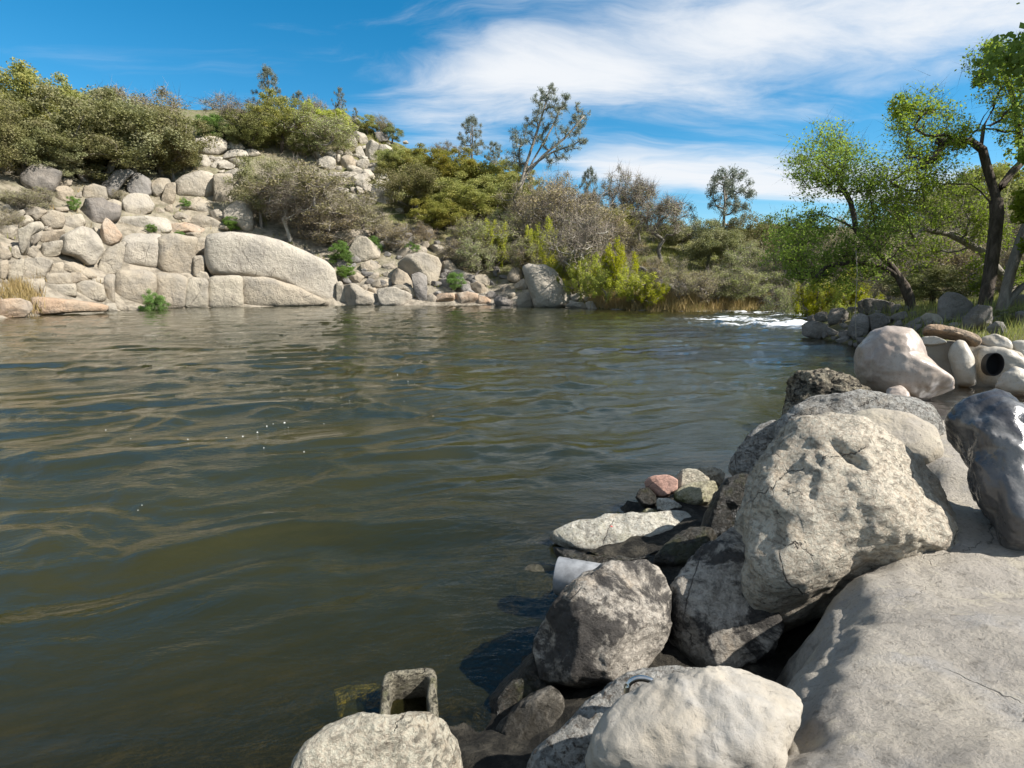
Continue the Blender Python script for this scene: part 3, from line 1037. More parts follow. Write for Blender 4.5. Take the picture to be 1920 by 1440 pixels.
rocks('b', ['790,1198 860,1195 882,1252 790,1256', '882,1210 1092,1217 1092,1252 882,1253', '320,1060 560,1050 570,1142 420,1138 310,1122',
            '0,880 60,870 60,960 40,1012 0,1017', '65,890 180,865 180,930 160,1032 60,1042 65,960', '180,870 300,855 400,880 345,970 340,1002 190,992',
            '400,900 475,885 475,972 360,987', '475,895 560,890 650,930 720,990 700,1012 600,1002 540,962 480,967', '350,990 400,970 530,970 530,1052 345,1057',
            '530,965 600,965 670,1020 570,1042 530,1047', '690,1010 775,1005 775,1052 700,1042', '100,1030 330,1010 330,1060 310,1132 120,1132'],
      'ledge_block', 'squared granite ledge block', 'boulder', M_far, 'low blocks of the far ledge', p=5, cuts=1, marks=MK_L)
rocks('b', ['300,660 480,640 480,720 310,742', '320,745 470,725 470,800 440,832 360,852 290,832', '230,700 300,655 320,660 300,720 240,772',
            '200,790 260,760 285,800 260,852 200,842', '140,650 230,600 310,580 330,640 230,690 220,790 190,862 150,780', '85,780 130,760 160,850 110,862 85,820',
            '0,730 50,760 90,840 60,862 0,867', '800,430 860,420 910,440 900,540 870,562 820,520', '1140,300 1180,260 1260,265 1280,300 1220,400 1190,417 1140,370',
            '1215,400 1250,300 1315,295 1315,400 1290,462 1220,462', '1600,250 1650,230 1740,235 1740,340 1700,400 1680,450 1590,472 1610,380',
            '1290,500 1340,460 1490,395 1560,440 1585,522 1500,522 1420,492 1320,512', '1300,540 1340,505 1430,550 1440,592 1340,577',
            '1570,510 1640,490 1690,540 1690,602 1600,567', '1380,670 1500,660 1510,702 1420,692', '480,560 610,520 640,600 600,642 470,642',
            '180,500 240,465 330,490 350,510 270,582 240,540 200,530', '110,580 200,530 250,570 230,602 130,622', '70,540 170,490 190,520 110,582',
            '410,290 470,250 540,270 530,310 420,342', '385,420 430,320 500,310 550,350 550,422 480,432', '275,390 390,375 380,432 290,442',
            '120,180 190,165 200,222 130,232', '600,480 640,465 640,502 600,502', '410,480 500,470 520,502 420,512', '560,390 610,345 615,402 570,404',
            '700,620 740,640 760,690 720,670', '330,640 380,620 400,650 340,660', '1160,470 1230,490 1240,520 1170,515', '1240,470 1290,450 1300,520 1250,520',
            '1030,660 1100,650 1110,680 1035,680', '20,470 60,450 90,490 60,520 25,510', '130,450 200,440 210,470 140,480', '0,620 110,610 150,650 120,720 40,700 0,680'],
      'boulder', 'tan boulder of the far jumble', 'boulder', M_far, 'boulder jumble above the far ledge', marks=MK_J)
many('c', [
    ('boulder', 'great whale-backed granite boulder sloping down into the river', '108,900 130,842 300,827 520,852 680,892 850,972 1000,1042 1060,1102 1082,1200 1090,1372 1000,1368 880,1310 760,1240 640,1190 400,1155 150,1145 112,1060', M_white, dict(cuts=0, p=4.5, T=.5, rough=.022, sub=5, push=1.05, grow=1.02)),
    ('ledge_block', 'wedge-shaped ledge block at the waterline below the whale-backed boulder', '370,1155 600,1175 780,1230 900,1290 1000,1335 1000,1372 390,1380', M_far, dict(cuts=0, p=6, push=.75, T=.6)),
    ('boulder', 'cracked pale dome at the top of the left-hand crest outcrop', '0,130 120,110 200,108 250,140 255,200 190,252 100,247 0,190', M_white),
    ('boulder', 'second pale dome leaning on the cracked dome of the crest outcrop', '250,140 300,120 350,140 400,205 300,212 255,190', M_white),
    ('flat_rock', 'lens-shaped slab with an arched shadow in the left-hand crest outcrop', '260,280 330,265 390,300 395,342 330,332', M_far),
], sub=4)
rocks('c', ['235,250 280,210 400,205 420,250 300,267 240,277', '150,310 240,280 320,320 300,347 180,352', '110,270 230,255 220,290 120,302',
            '240,370 330,345 410,345 400,400 310,422 250,382', '200,395 300,390 300,490 290,542 240,522 205,450', '400,205 480,200 520,240 430,262',
            '240,560 290,540 330,570 300,600 250,600', '20,250 110,250 150,310 100,340 20,320'],
      'boulder', 'white granite crest boulder', 'boulder', M_white, 'left-hand crest outcrop', marks=MK_C)
many('f', [
    ('boulder', 'dark-bottomed square boulder perched on the skyline of the right-hand crest outcrop', '865,290 940,285 1000,330 1000,382 900,412 870,372', M_dark, dict(lift=0)),
    ('boulder', 'big pale split boulder under the perched skyline boulder', '760,420 810,380 900,430 870,500 880,580 900,600 800,612 760,560', M_white),
    ('boulder', 'pale triangular boulder high on the hill where the slope meets the sky', '590,90 640,110 720,200 700,217 640,172', M_white),
    ('boulder', 'rounded boulder with a dark crack under it in the right-hand crest outcrop', '470,600 520,555 600,560 650,620 640,680 560,717 500,702', M_far),
    ('boulder', 'large white boulder behind the dark oak trunk below the crest outcrop', '830,890 900,870 1060,990 1050,1112 860,1092 820,1000', M_white),
], sub=4)
rocks('f', ['640,640 700,590 790,600 790,700 700,722 660,692', '790,640 830,630 920,660 910,712 800,692', '700,720 790,700 850,760 850,842 780,792 730,782',
            '430,770 520,740 620,740 660,760 620,852 480,862 440,842', '620,780 720,760 760,850 830,870 830,1002 750,962 640,882', '640,460 700,440 750,560 740,592 640,582',
            '610,290 650,280 740,310 780,380 750,440 700,432 620,340', '860,430 1040,440 1050,500 960,532 880,522', '960,400 1020,400 1040,432 980,432',
            '1170,390 1210,380 1240,412 1180,422', '1410,480 1470,490 1430,522', '420,540 470,540 460,642 420,652', '200,600 320,560 410,600 410,702 320,722 230,662',
            '130,480 190,450 250,470 260,532 150,532', '0,460 60,455 110,510 80,562 0,562', '420,670 480,670 490,712 430,722', '280,800 360,760 420,830 380,872 290,852',
            '260,520 340,510 420,540 410,602 300,562', '1080,1150 1160,1140 1190,1182 1120,1202', '500,320 600,320 660,400 640,470 540,440', '60,300 160,290 230,350 120,370',
            '1220,1000 1270,1000 1290,1050 1240,1050', '640,900 700,900 740,960 690,1000', '1290,1090 1350,1085 1370,1120 1300,1120'],
      'boulder', 'white crest boulder', 'boulder', M_white, 'right-hand crest outcrop', marks=MK_U)
# the broken shore to the right of the whale-backed boulder
many('d', [
    ('boulder', 'large rounded boulder with a crack, above the tumbled shore stones', '180,430 240,320 300,330 380,400 380,452 320,482 230,492', M_far),
    ('boulder', 'big flat-faced pale boulder in the middle of the tumbled shore', '510,500 560,450 640,430 750,460 775,500 750,600 730,632 690,642 660,582 600,557 580,600 520,560', M_far, dict(p=4)),
    ('boulder', 'upright tombstone-shaped slab standing at the far waterline', '590,570 640,555 685,575 685,747 650,752 610,690', M_bank, dict(p=4, push=.6)),
    ('boulder', 'white wedge-shaped rock sloping into the far water beside the tombstone slab', '375,660 480,650 560,680 620,720 640,764 400,766 380,710', M_white, dict(p=5, push=.6)),
    ('boulder', 'tan slanted rock at the far waterline beside the whale-backed boulder', '155,640 220,625 290,670 365,690 375,762 190,764 160,700', M_far, dict(p=5, push=.6)),
    ('flat_rock', 'dark flat slab jutting over shadow on the tumbled shore', '750,595 850,590 960,610 960,652 840,662 750,642', M_dark, dict(p=4)),
    ('flat_rock', 'square orange-tinted rock at the far waterline', '750,690 860,685 870,750 750,752', M_rust, dict(p=5, push=.6)),
    ('flat_rock', 'cracked orange rock at the far waterline', '870,690 940,675 1010,690 1010,754 865,753', M_rust, dict(p=5, push=.6)),
    ('flat_rock', 'tapering orange rock tip at the far waterline', '1010,695 1070,710 1115,742 1110,757 1010,755', M_rust, dict(p=5, push=.6)),
    ('boulder', 'rocky spire standing up among the shore bushes', '760,190 800,165 870,150 890,135 900,200 895,252 800,257 760,220', M_far, dict(rough=.1)),
    ('boulder', 'upright grey boulder among yellow-green willows on the far shore', '1240,400 1270,340 1310,335 1340,390 1335,472 1270,462', M_bank),
    ('boulder', 'big pale boulder with a notch, sloping to the water by the willows', '1310,530 1350,510 1450,515 1500,540 1560,620 1610,690 1590,745 1530,772 1390,772 1360,690 1340,630', M_white, dict(cuts=1, p=3.4, push=-.2)),
    ('boulder', 'small rounded boulder at the foot of the notched pale boulder', '1265,740 1280,690 1340,680 1385,700 1370,777 1280,772', M_far),
    ('flat_rock', 'flat dark stone at the waterline beside the small rounded boulder', '1120,720 1150,700 1260,745 1240,768 1130,762', M_dark),
], sub=4)
rocks('d', ['90,290 200,280 340,280 350,310 240,332 210,402 100,422', '350,250 390,240 440,290 420,322 360,332', '380,370 430,325 490,330 470,352 420,387',
            '460,380 520,375 530,402 470,417', '480,440 540,390 620,365 680,400 680,432 590,442 520,472', '260,500 330,470 400,520 330,547 270,542',
            '400,500 470,490 500,522 420,542', '175,590 235,550 285,580 245,627', '320,625 370,600 480,590 470,622 380,657', '465,560 500,530 560,560 590,620 580,672 520,652 470,622',
            '460,640 520,630 590,650 640,700 640,747 580,692 470,662', '105,620 140,610 160,680 170,760 110,757', '685,700 720,690 760,720 750,752 685,752',
            '800,560 880,530 1000,575 990,612 900,602', '700,380 770,375 870,430 860,452 760,442', '850,450 930,440 960,480 940,522 880,522', '780,490 830,470 880,520 830,562 790,572',
            '800,270 870,250 910,290 900,322 820,312', '780,330 880,320 980,350 985,380 930,392 860,382 800,372', '1000,570 1060,565 1095,600 1080,642 1000,612',
            '950,640 1010,610 1050,630 1085,682 1020,687', '1200,590 1240,520 1290,530 1300,580 1260,622', '1250,630 1310,590 1340,640 1320,667 1260,652',
            '670,270 720,265 735,310 690,332', '300,650 360,650 350,687 310,677', '390,560 440,545 470,570 430,590', '300,570 370,550 400,580 330,600', '250,640 300,630 310,660 270,660',
            '620,360 690,350 710,390 650,400', '970,480 1030,470 1050,520 990,530', '560,330 620,320 640,360 580,365', '1150,640 1200,625 1240,660 1180,675',
            '1020,690 1080,680 1110,700 1050,712', '1200,690 1250,680 1265,715 1215,720'],
      'boulder', 'tumbled grey-tan shore rock', 'boulder', M_far, 'tumbled rocks of the broken shore', marks=MK_S)
rocks('d', ['1610,700 1660,680 1700,700 1690,737 1620,732', '1700,705 1740,710 1750,732 1700,737', '1570,772 1620,740 1690,745 1720,784', '1700,745 1750,735 1785,789 1720,784',
            '1600,730 1645,725 1650,750 1600,750'],
      'boulder', 'low white rock in the little cluster at the waterline by the dry grass', 'boulder', M_white, 'white waterline cluster', push=.6)
rocks('s', ['360,670 390,660 420,710 400,732 360,722', '410,685 440,680 460,720 430,737', '450,725 500,720 530,745 510,787 460,772', '540,740 600,730 650,770 640,782 540,782',
            '530,790 600,775 650,820 650,862 600,867', '690,830 740,810 800,840 850,900 880,952 800,952 770,882 720,902', '700,850 770,870 770,952 720,942 690,902',
            '560,690 580,690 585,705 560,702', '920,880 980,870 1010,920 950,930'],
      'boulder', 'grey boulder on the green slope above the rapids', 'boulder', M_bank, 'boulders on the green slope')
rocks('s', ['260,1037 355,1037 355,1054 260,1052', '720,1062 800,1052 830,1079 740,1079', '900,1067 960,1057 980,1079 900,1082', '460,1046 510,1044 515,1058 465,1058',
            '1100,1075 1150,1070 1160,1088 1105,1090', '1210,1080 1260,1076 1270,1094 1215,1096'],
      'stone', 'flat stone at the edge of the rapids below the dry grass', 'stone', M_bank, 'stones along the rapids edge', push=.6)
# the shaded boulder bank on the right
many('g', [
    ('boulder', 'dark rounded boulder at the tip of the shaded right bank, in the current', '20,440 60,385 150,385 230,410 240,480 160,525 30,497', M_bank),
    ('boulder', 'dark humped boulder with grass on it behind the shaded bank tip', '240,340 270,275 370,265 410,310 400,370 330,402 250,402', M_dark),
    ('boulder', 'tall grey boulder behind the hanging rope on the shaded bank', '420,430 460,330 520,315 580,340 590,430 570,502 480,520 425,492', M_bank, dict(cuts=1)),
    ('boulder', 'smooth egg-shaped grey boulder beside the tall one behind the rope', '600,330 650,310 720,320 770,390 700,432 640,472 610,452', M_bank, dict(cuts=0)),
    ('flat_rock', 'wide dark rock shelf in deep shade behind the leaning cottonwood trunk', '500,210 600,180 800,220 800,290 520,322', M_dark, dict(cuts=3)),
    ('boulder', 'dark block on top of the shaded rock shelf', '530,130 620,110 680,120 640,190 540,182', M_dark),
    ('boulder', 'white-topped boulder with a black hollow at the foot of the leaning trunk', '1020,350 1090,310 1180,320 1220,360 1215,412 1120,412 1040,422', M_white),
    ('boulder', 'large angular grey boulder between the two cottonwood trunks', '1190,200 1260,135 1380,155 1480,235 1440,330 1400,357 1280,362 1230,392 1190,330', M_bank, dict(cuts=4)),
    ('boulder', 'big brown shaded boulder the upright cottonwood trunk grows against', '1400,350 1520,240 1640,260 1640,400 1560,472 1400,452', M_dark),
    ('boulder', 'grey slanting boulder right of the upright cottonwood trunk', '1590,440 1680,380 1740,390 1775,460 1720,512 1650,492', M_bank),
], sub=4)
rocks('g', ['230,420 330,470 320,502 240,492', '130,470 180,460 190,492 140,492', '180,490 220,460 240,502 200,527', '120,330 160,300 230,300 245,360 220,382 140,372',
            '60,340 120,320 140,382 70,382', '565,340 590,335 625,400 600,472 575,420', '300,540 380,505 460,515 440,552 340,562', '410,550 450,540 455,587 415,582',
            '455,565 490,560 490,602 460,602', '480,520 580,510 560,557 500,572', '750,370 800,320 900,290 920,340 820,392', '800,395 860,365 880,400 870,447 820,432',
            '880,420 1020,340 1040,370 960,442 900,452', '1270,400 1330,385 1390,400 1390,447 1280,432', '1810,200 1860,155 1920,150 1980,200 1920,282 1820,282',
            '1760,120 1920,90 1980,110 1920,152 1800,202', '1780,310 1880,310 1940,340 1800,352', '330,400 380,390 420,420 380,440', '260,510 320,505 330,535 280,540',
            '940,300 990,290 1010,330 960,340', '1660,330 1740,320 1760,370 1690,380', '1840,300 1990,280 1990,420 1860,400', '330,460 400,450 420,490 350,500'],
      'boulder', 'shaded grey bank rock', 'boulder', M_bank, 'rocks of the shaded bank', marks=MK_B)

# ------------------------------------------------------------------ the bath wall in the foreground, right
R = rock
N6 = dict(sub=6, fine=.0035)
N5 = dict(sub=5, fine=.003)
# pool wall beyond
R('boulder', 'tan boulder polished to a gloss standing in the far side of the bath', 'boulder', 'h',
  '640,640 642,480 720,400 770,340 870,305 1000,310 1090,350 1150,430 1180,530 1230,570 1280,620 1390,690 1415,740 1300,790 1200,830 1110,870 1000,850 840,790 720,740',
  M_polish, d=6.1, tilt=25, T=1.1, p=2.4, cuts=0, rough=.07, nscale=1.1, sub=6)
R('boulder', 'small pinkish foot of rock in the bath below the polished boulder', 'boulder', 'h', '880,770 1000,740 1060,800 1095,880 1000,890 880,860', M_polish, d=5.7, tilt=50, cuts=0, p=2.6, sub=5)
R('bath_wall', 'rough buff mortar backing of the bath wall behind the polished boulder', 'wall', 'h', '1080,400 1360,400 1620,430 1920,480 1960,780 1610,760 1400,760 1250,740 1120,600', M_mortar2, d=7.0, tilt=12, T=.5, p=6, rough=.07, cuts=0, **N5)
R('capstone', 'long reddish capstone lying on the bath wall', 'stone', 'h', '1155,310 1220,280 1400,310 1590,370 1605,410 1550,437 1430,375 1250,352 1160,352', M_rust, d=6.9, tilt=30, T=.9, p=3.4, cuts=1, **N5)
R('capstone', 'short flat stone set under the reddish capstone', 'stone', 'h', '1145,372 1260,366 1355,412 1230,434 1150,424', M_wall, d=6.9, tilt=20, T=1.1, p=4, cuts=1, **N5)
R('boulder', 'upright white egg-shaped stone built into the bath wall', 'boulder', 'h', '1345,500 1370,430 1425,388 1480,400 1550,520 1570,735 1420,740 1380,620', M_wall, d=6.75, tilt=14, T=1.0, p=2.8, cuts=0, rough=.03, **N5)
R('capstone', 'smooth pale capstone above the round drain hole', 'stone', 'h', '1590,385 1700,358 1800,395 1840,450 1800,485 1700,470 1600,450', M_wall, d=6.8, tilt=30, T=1.0, cuts=0, **N5)
R('boulder', 'pale dome of stone rising from the bath below the drain hole', 'boulder', 'h', '1690,760 1750,650 1850,595 1920,620 1990,700 1990,800 1800,800', M_wall, d=6.2, tilt=30, T=1.1, p=2.4, cuts=0, rough=.04, **N5)
R('capstone', 'pale capstone at the end of the bath wall beyond the drain hole', 'stone', 'h', '1815,410 1920,400 2040,430 2040,570 1940,560 1850,490', M_wall, d=6.9, tilt=25, cuts=0, **N5)
holeb = R('wall_block', 'pale wall block pierced by a round black drain hole', 'wall', 'h', '1565,450 1700,435 1840,470 1950,550 1990,640 1850,690 1710,750 1570,750 1556,560', M_wall, d=6.75, tilt=10, T=.75, p=4.5, cuts=0, rough=.05, **N5)
# foreground masses
R('boulder', 'rough brown mica-flecked boulder at the outer corner of the bath', 'boulder', 'h', '100,1010 130,880 150,790 160,690 260,640 400,628 520,650 650,690 760,780 800,850 640,900 450,930 300,990 180,1040', M_mica, d=4.25, tilt=25, T=1.0, p=2.8, cuts=1, rough=.09, nscale=2.2, sub=6, fine=.012)
R('boulder', 'speckled grey granite hump between the rough brown boulder and the main boulder', 'boulder', 'h', '60,1280 40,1080 120,990 300,885 440,862 700,848 900,856 1100,888 1230,948 1320,1060 1290,1140 1100,1180 800,1200 500,1240 250,1300', M_grey, d=3.45, tilt=52, T=.7, p=2.6, cuts=0, rough=.06, sub=6, fine=.007)
R('mortar_saddle', 'smooth buff mortar saddle on top of the speckled hump', 'mortar', 'h', '330,1125 480,1035 640,962 850,938 1100,982 1275,1082 1330,1250 1200,1330 900,1300 600,1240 420,1200', M_mortar2, d=3.10, tilt=58, T=.45, p=2.8, cuts=0, rough=.03, sub=6, fine=.003)
R('boulder', 'huge pale foreground granite boulder with a dark gouge across its face', 'boulder', 'i',
  '235,1030 275,800 340,640 430,500 560,405 800,402 1000,420 1210,470 1400,545 1520,670 1610,810 1670,910 1640,1010 1450,1095 1220,1165 1040,1220 900,1270 760,1340 600,1430 420,1480 310,1430 250,1250',
  M_A, d=2.45, tilt=48, T=.95, p=3.1, cuts=1, grow=1.03, rough=.06, nscale=2.4, sub=6, fine=.009,
  groove=[(1550, 905, 1625, 968, .035, .016), (1640, 965, 1720, 1000, .016, .009), (1525, 820, 1680, 845, .014, .008)])
R('boulder', 'dark glossy blue-grey glazed rock at the edge of the bath', 'boulder', 'i',
  '1435,330 1480,240 1620,170 1730,122 1830,150 1900,215 2040,330 2100,700 2050,1060 1900,1090 1830,1075 1770,1000 1745,880 1640,800 1590,560 1530,400',
  M_glaze, d=2.36, tilt=38, T=1.0, p=2.5, cuts=0, rough=.09, nscale=1.5, sub=6)
R('boulder', 'rounded buff mortar-coated rock in front of the trowelled slab', 'boulder', 'l',
  '195,860 240,690 330,590 450,520 600,475 760,452 900,462 1020,500 1060,560 1030,660 1000,760 960,900 600,960', M_mortar, d=1.33, tilt=58, T=.7, p=2.9, cuts=1, rough=.045, nscale=2.2, sub=6, fine=.005)
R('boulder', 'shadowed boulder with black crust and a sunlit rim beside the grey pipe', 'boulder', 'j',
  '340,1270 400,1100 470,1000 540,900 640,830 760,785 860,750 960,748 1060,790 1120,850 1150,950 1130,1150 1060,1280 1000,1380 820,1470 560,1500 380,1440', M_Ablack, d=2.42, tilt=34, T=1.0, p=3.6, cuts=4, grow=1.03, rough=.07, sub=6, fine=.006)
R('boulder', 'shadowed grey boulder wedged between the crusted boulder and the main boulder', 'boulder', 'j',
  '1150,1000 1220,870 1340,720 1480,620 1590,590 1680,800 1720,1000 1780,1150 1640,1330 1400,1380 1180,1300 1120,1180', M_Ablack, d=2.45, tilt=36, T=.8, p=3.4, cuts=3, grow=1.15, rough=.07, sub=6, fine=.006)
R('boulder', 'sunlit tan rock in front of the concrete block at the water edge', 'boulder', 'k',
  '85,1100 150,970 300,870 500,790 700,800 900,783 1010,800 1060,870 1150,960 1180,1050 1170,1150 900,1250 300,1250 100,1200', M_tanlit, d=1.78, tilt=55, T=.8, p=3.6, cuts=3, rough=.05, sub=6, fine=.007)
R('boulder', 'speckled shadowed rock ridge below the steel ring', 'boulder', 'l', '-60,900 0,770 100,690 220,560 330,480 450,440 650,440 760,470 700,560 500,640 380,760 240,960', M_grey, d=1.62, tilt=50, T=.5, p=2.8, cuts=0, rough=.06, sub=6, fine=.006)
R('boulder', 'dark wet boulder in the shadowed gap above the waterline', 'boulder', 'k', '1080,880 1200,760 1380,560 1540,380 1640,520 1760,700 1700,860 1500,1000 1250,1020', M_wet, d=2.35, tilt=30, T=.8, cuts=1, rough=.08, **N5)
R('flat_rock', 'flat pale pointed slab at the river edge with a red scrap on it', 'rock', 'j', '405,595 500,545 600,515 670,520 740,480 860,470 1000,480 1100,460 1230,440 1300,500 1200,600 1080,690 900,735 760,720 600,690 480,640', M_low, d=3.72, tilt=62, T=.35, p=3.2, cuts=1, rough=.05, sub=6, fine=.005)
R('stone', 'pinkish-red stone sitting on the low river-edge pile', 'stone', 'j', '988,270 1020,240 1130,228 1190,262 1185,320 1110,362 1040,348 995,310', M_red, d=4.25, tilt=30, T=1.0, cuts=2, **N5)
R('stone', 'white angular stone behind the pinkish-red one', 'stone', 'j', '1175,235 1220,200 1290,195 1380,255 1370,290 1240,300 1170,330', M_tanlit, d=4.35, tilt=35, T=.9, cuts=2, **N5)
R('stone', 'pale tan stone at the back of the low river-edge pile', 'stone', 'j', '1290,190 1400,178 1475,215 1450,290 1380,270', M_tanlit, d=4.55, tilt=35, T=.9, cuts=2, **N5)
R('stone', 'mossy stone under the white angular one', 'stone', 'j', '1160,340 1260,290 1420,275 1430,330 1370,400 1260,430 1170,390', M_moss, d=4.15, tilt=45, T=.8, cuts=1, **N5)
R('stone', 'dark wet stone under the pinkish-red one', 'stone', 'j', '930,360 960,310 1010,300 1060,360 1050,420 980,420', M_wet, d=4.2, tilt=35, T=.9, cuts=1, **N5)
R('stone', 'small cream stone wedged below the pinkish-red one', 'stone', 'j', '1055,375 1150,370 1220,420 1160,460 1070,470', M_low, d=4.05, tilt=45, T=.8, cuts=2, **N5)
R('stone', 'olive mossy stone at the back of the pointed slab', 'stone', 'j', '950,470 1000,430 1060,440 1070,490 1000,505', M_moss, d=3.98, tilt=45, T=.8, cuts=1, **N5)
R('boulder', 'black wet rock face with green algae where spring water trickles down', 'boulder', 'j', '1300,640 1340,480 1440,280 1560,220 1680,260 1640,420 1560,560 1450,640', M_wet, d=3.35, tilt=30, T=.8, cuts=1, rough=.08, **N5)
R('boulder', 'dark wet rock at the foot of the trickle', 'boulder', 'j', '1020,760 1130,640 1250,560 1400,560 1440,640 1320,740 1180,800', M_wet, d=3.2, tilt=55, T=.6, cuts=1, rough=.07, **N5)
R('boulder', 'grey-black boulder at the water edge under the speckled hump', 'boulder', 'i', '140,560 230,420 340,320 440,290 460,430 380,600 300,720 200,640', M_grey, d=3.75, tilt=30, T=.9, cuts=1, rough=.07, **N5)
R('stone', 'submerged yellowish mossy block in the shallows beside the concrete block', 'stone', 'k', '330,600 420,560 590,545 620,600 530,620 525,760 440,830 370,800', M_ochre, d=2.42, tilt=66, T=.5, cuts=1, rough=.06, lift=-.02, **N5)
R('stone', 'submerged dark stone in the shadowed shallows', 'stone', 'k', '1130,760 1200,640 1300,630 1350,720 1300,830 1200,880', M_low, d=2.4, tilt=60, T=.5, cuts=1, **N5)
R('stone', 'submerged mossy brown stone beside the pipe', 'stone', 'j', '200,800 260,700 380,660 520,720 480,820 330,900 230,880', M_moss, d=3.35, tilt=68, T=.4, cuts=1, lift=-.10, **N5)

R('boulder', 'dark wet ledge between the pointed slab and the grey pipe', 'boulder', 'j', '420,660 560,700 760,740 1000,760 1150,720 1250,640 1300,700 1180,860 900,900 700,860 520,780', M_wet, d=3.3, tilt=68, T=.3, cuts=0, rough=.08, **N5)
# the mortar platform that binds the foreground boulders together and drops to the water
PLAT = np.array([(-.15, .2), (.25, .75), (.66, 1.22), (.94, 1.58), (1.24, 1.95), (1.68, 2.36), (2.0, 2.7), (2.05, 3.05), (2.0, 3.45), (2.5, 3.75), (3.1, 3.5), (4.2, 3.05), (5.6, 2.6), (6.2, 0), (2, -2.0), (-.8, -1.6)])


def poly_sd(P, pg):
    best = np.full(len(P), 1e9)
    ins = np.zeros(len(P), dtype=bool)
    for a, b in zip(pg, np.roll(pg, -1, axis=0)):
        ab = b - a
        t = np.clip(((P - a) @ ab) / (ab @ ab), 0, 1)
        best = np.minimum(best, np.hypot(*(P - a - t[:, None] * ab).T))
        if a[1] != b[1]:
            ins ^= ((a[1] > P[:, 1]) != (b[1] > P[:, 1])) & (P[:, 0] < (b[0] - a[0]) * (P[:, 1] - a[1]) / (b[1] - a[1]) + a[0])
    return np.where(ins, best, -best)


ctl = [at(x, y, d) for x, y, d in ((1920, 1440, 1.0), (1500, 1440, 1.07), (1480, 1340, 1.33), (1500, 1280, 1.47), (1600, 1250, 1.44), (1750, 1200, 1.56), (1920, 1200, 1.47), (1560, 1150, 1.86), (1650, 1050, 2.2),
                                   (1760, 1100, 1.95), (1900, 1050, 2.12), (1830, 960, 2.5), (1780, 860, 2.9), (1750, 800, 3.4), (1650, 790, 3.6))]
ctl = np.array(ctl + [np.array(q) for q in ((2, -1, .95), (0, -1, .85), (5, 1, .95), (4, 2.5, .85))])
P, fc = ring_grid(np.geomspace(.30, 6.6, 330), np.linspace(radians(-75), radians(120), 420), False)
sd = poly_sd(P, PLAT)
w2 = 1.0 / (((P[:, None, :] - ctl[None, :, :2]) ** 2).sum(axis=2) + .03) ** 1.5
zp = (w2 * ctl[None, :, 2]).sum(axis=1) / w2.sum(axis=1)
sdn = sd + .10 * fbm(np.c_[P / .35, np.full(len(P), 2.0)], 4)
drop = np.clip((.06 - sdn) / .36, -.35, 1.0)
sm = np.where(drop > 0, drop * drop * (3 - 2 * drop), 0)
lip = np.clip(1 + drop / .35, 0, 1) ** 2 * .07
P3 = np.c_[P, np.zeros(len(P))]
rid = 1 - np.abs(pnoise(P3 / np.array([.13, .19, 1]) + .5 * fbm(P3 / .3, 2)[:, None] + 4)) * 3.6
z = zp - lip - sm * (zp - .02) * .95 + .022 * fbm(P3 / .33, 3) + .009 * np.clip(rid, -1, 1) + .006 * fbm(P3 / .045 + 9, 5, .62) + sm * .10 * fbm(P3 / .18 + 2, 4, .55)
seam = np.abs(pnoise(P3 / .9 + 31))
kv = (sd > -.60)
fk = fc[kv[fc].all(axis=1)]
us = np.unique(fk)
rm = np.full(len(P), -1)
rm[us] = np.arange(len(us))
org_ = np.array([1.6, 1.2, 0.0])
pm = mesh_np('mortar_platform', np.c_[P, z][us] - org_, rm[fk], M_plat)
at_ = pm.attributes.new('drop', 'FLOAT', 'POINT')
at_.data.foreach_set('value', np.ascontiguousarray(sm[us], dtype=np.float32))
tag(obj('mortar_platform', pm, org_), 'broad grey trowelled mortar platform binding the foreground boulders together', 'mortar')
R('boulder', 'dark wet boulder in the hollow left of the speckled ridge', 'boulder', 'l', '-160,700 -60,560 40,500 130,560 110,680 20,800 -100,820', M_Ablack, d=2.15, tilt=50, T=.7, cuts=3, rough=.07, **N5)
# smaller stones filling the gaps of the piles
def fill(n, polyg, wr, label, group, mat, seed):
    rs = np.random.RandomState(seed)
    pg = np.array(polyg, float)
    k = 0
    while k < n:
        q = rs.uniform(pg.min(axis=0), pg.max(axis=0))
        a, b = pg, np.roll(pg, -1, axis=0)
        c = (a[:, 1] > q[1]) != (b[:, 1] > q[1])
        if (np.sum(c & (q[0] < (b[:, 0] - a[:, 0]) * (q[1] - a[:, 1]) / (b[:, 1] - a[:, 1] + 1e-9) + a[:, 0])) % 2) == 0:
            continue
        wd = rs.uniform(*wr)
        m = rs.randint(5, 8)
        th = np.sort(rs.uniform(0, 2 * pi, m) * .35 + np.linspace(0, 2 * pi, m, endpoint=False))
        rad = wd * .5 * rs.uniform(.75, 1.15, m)
        pts = np.c_[q[0] + np.cos(th) * rad * 1.15, q[1] + np.sin(th) * rad * .8]
        rock('stone', label, 'stone', 'p', pts, mat, sub=3, group=group, push=.6)
        k += 1


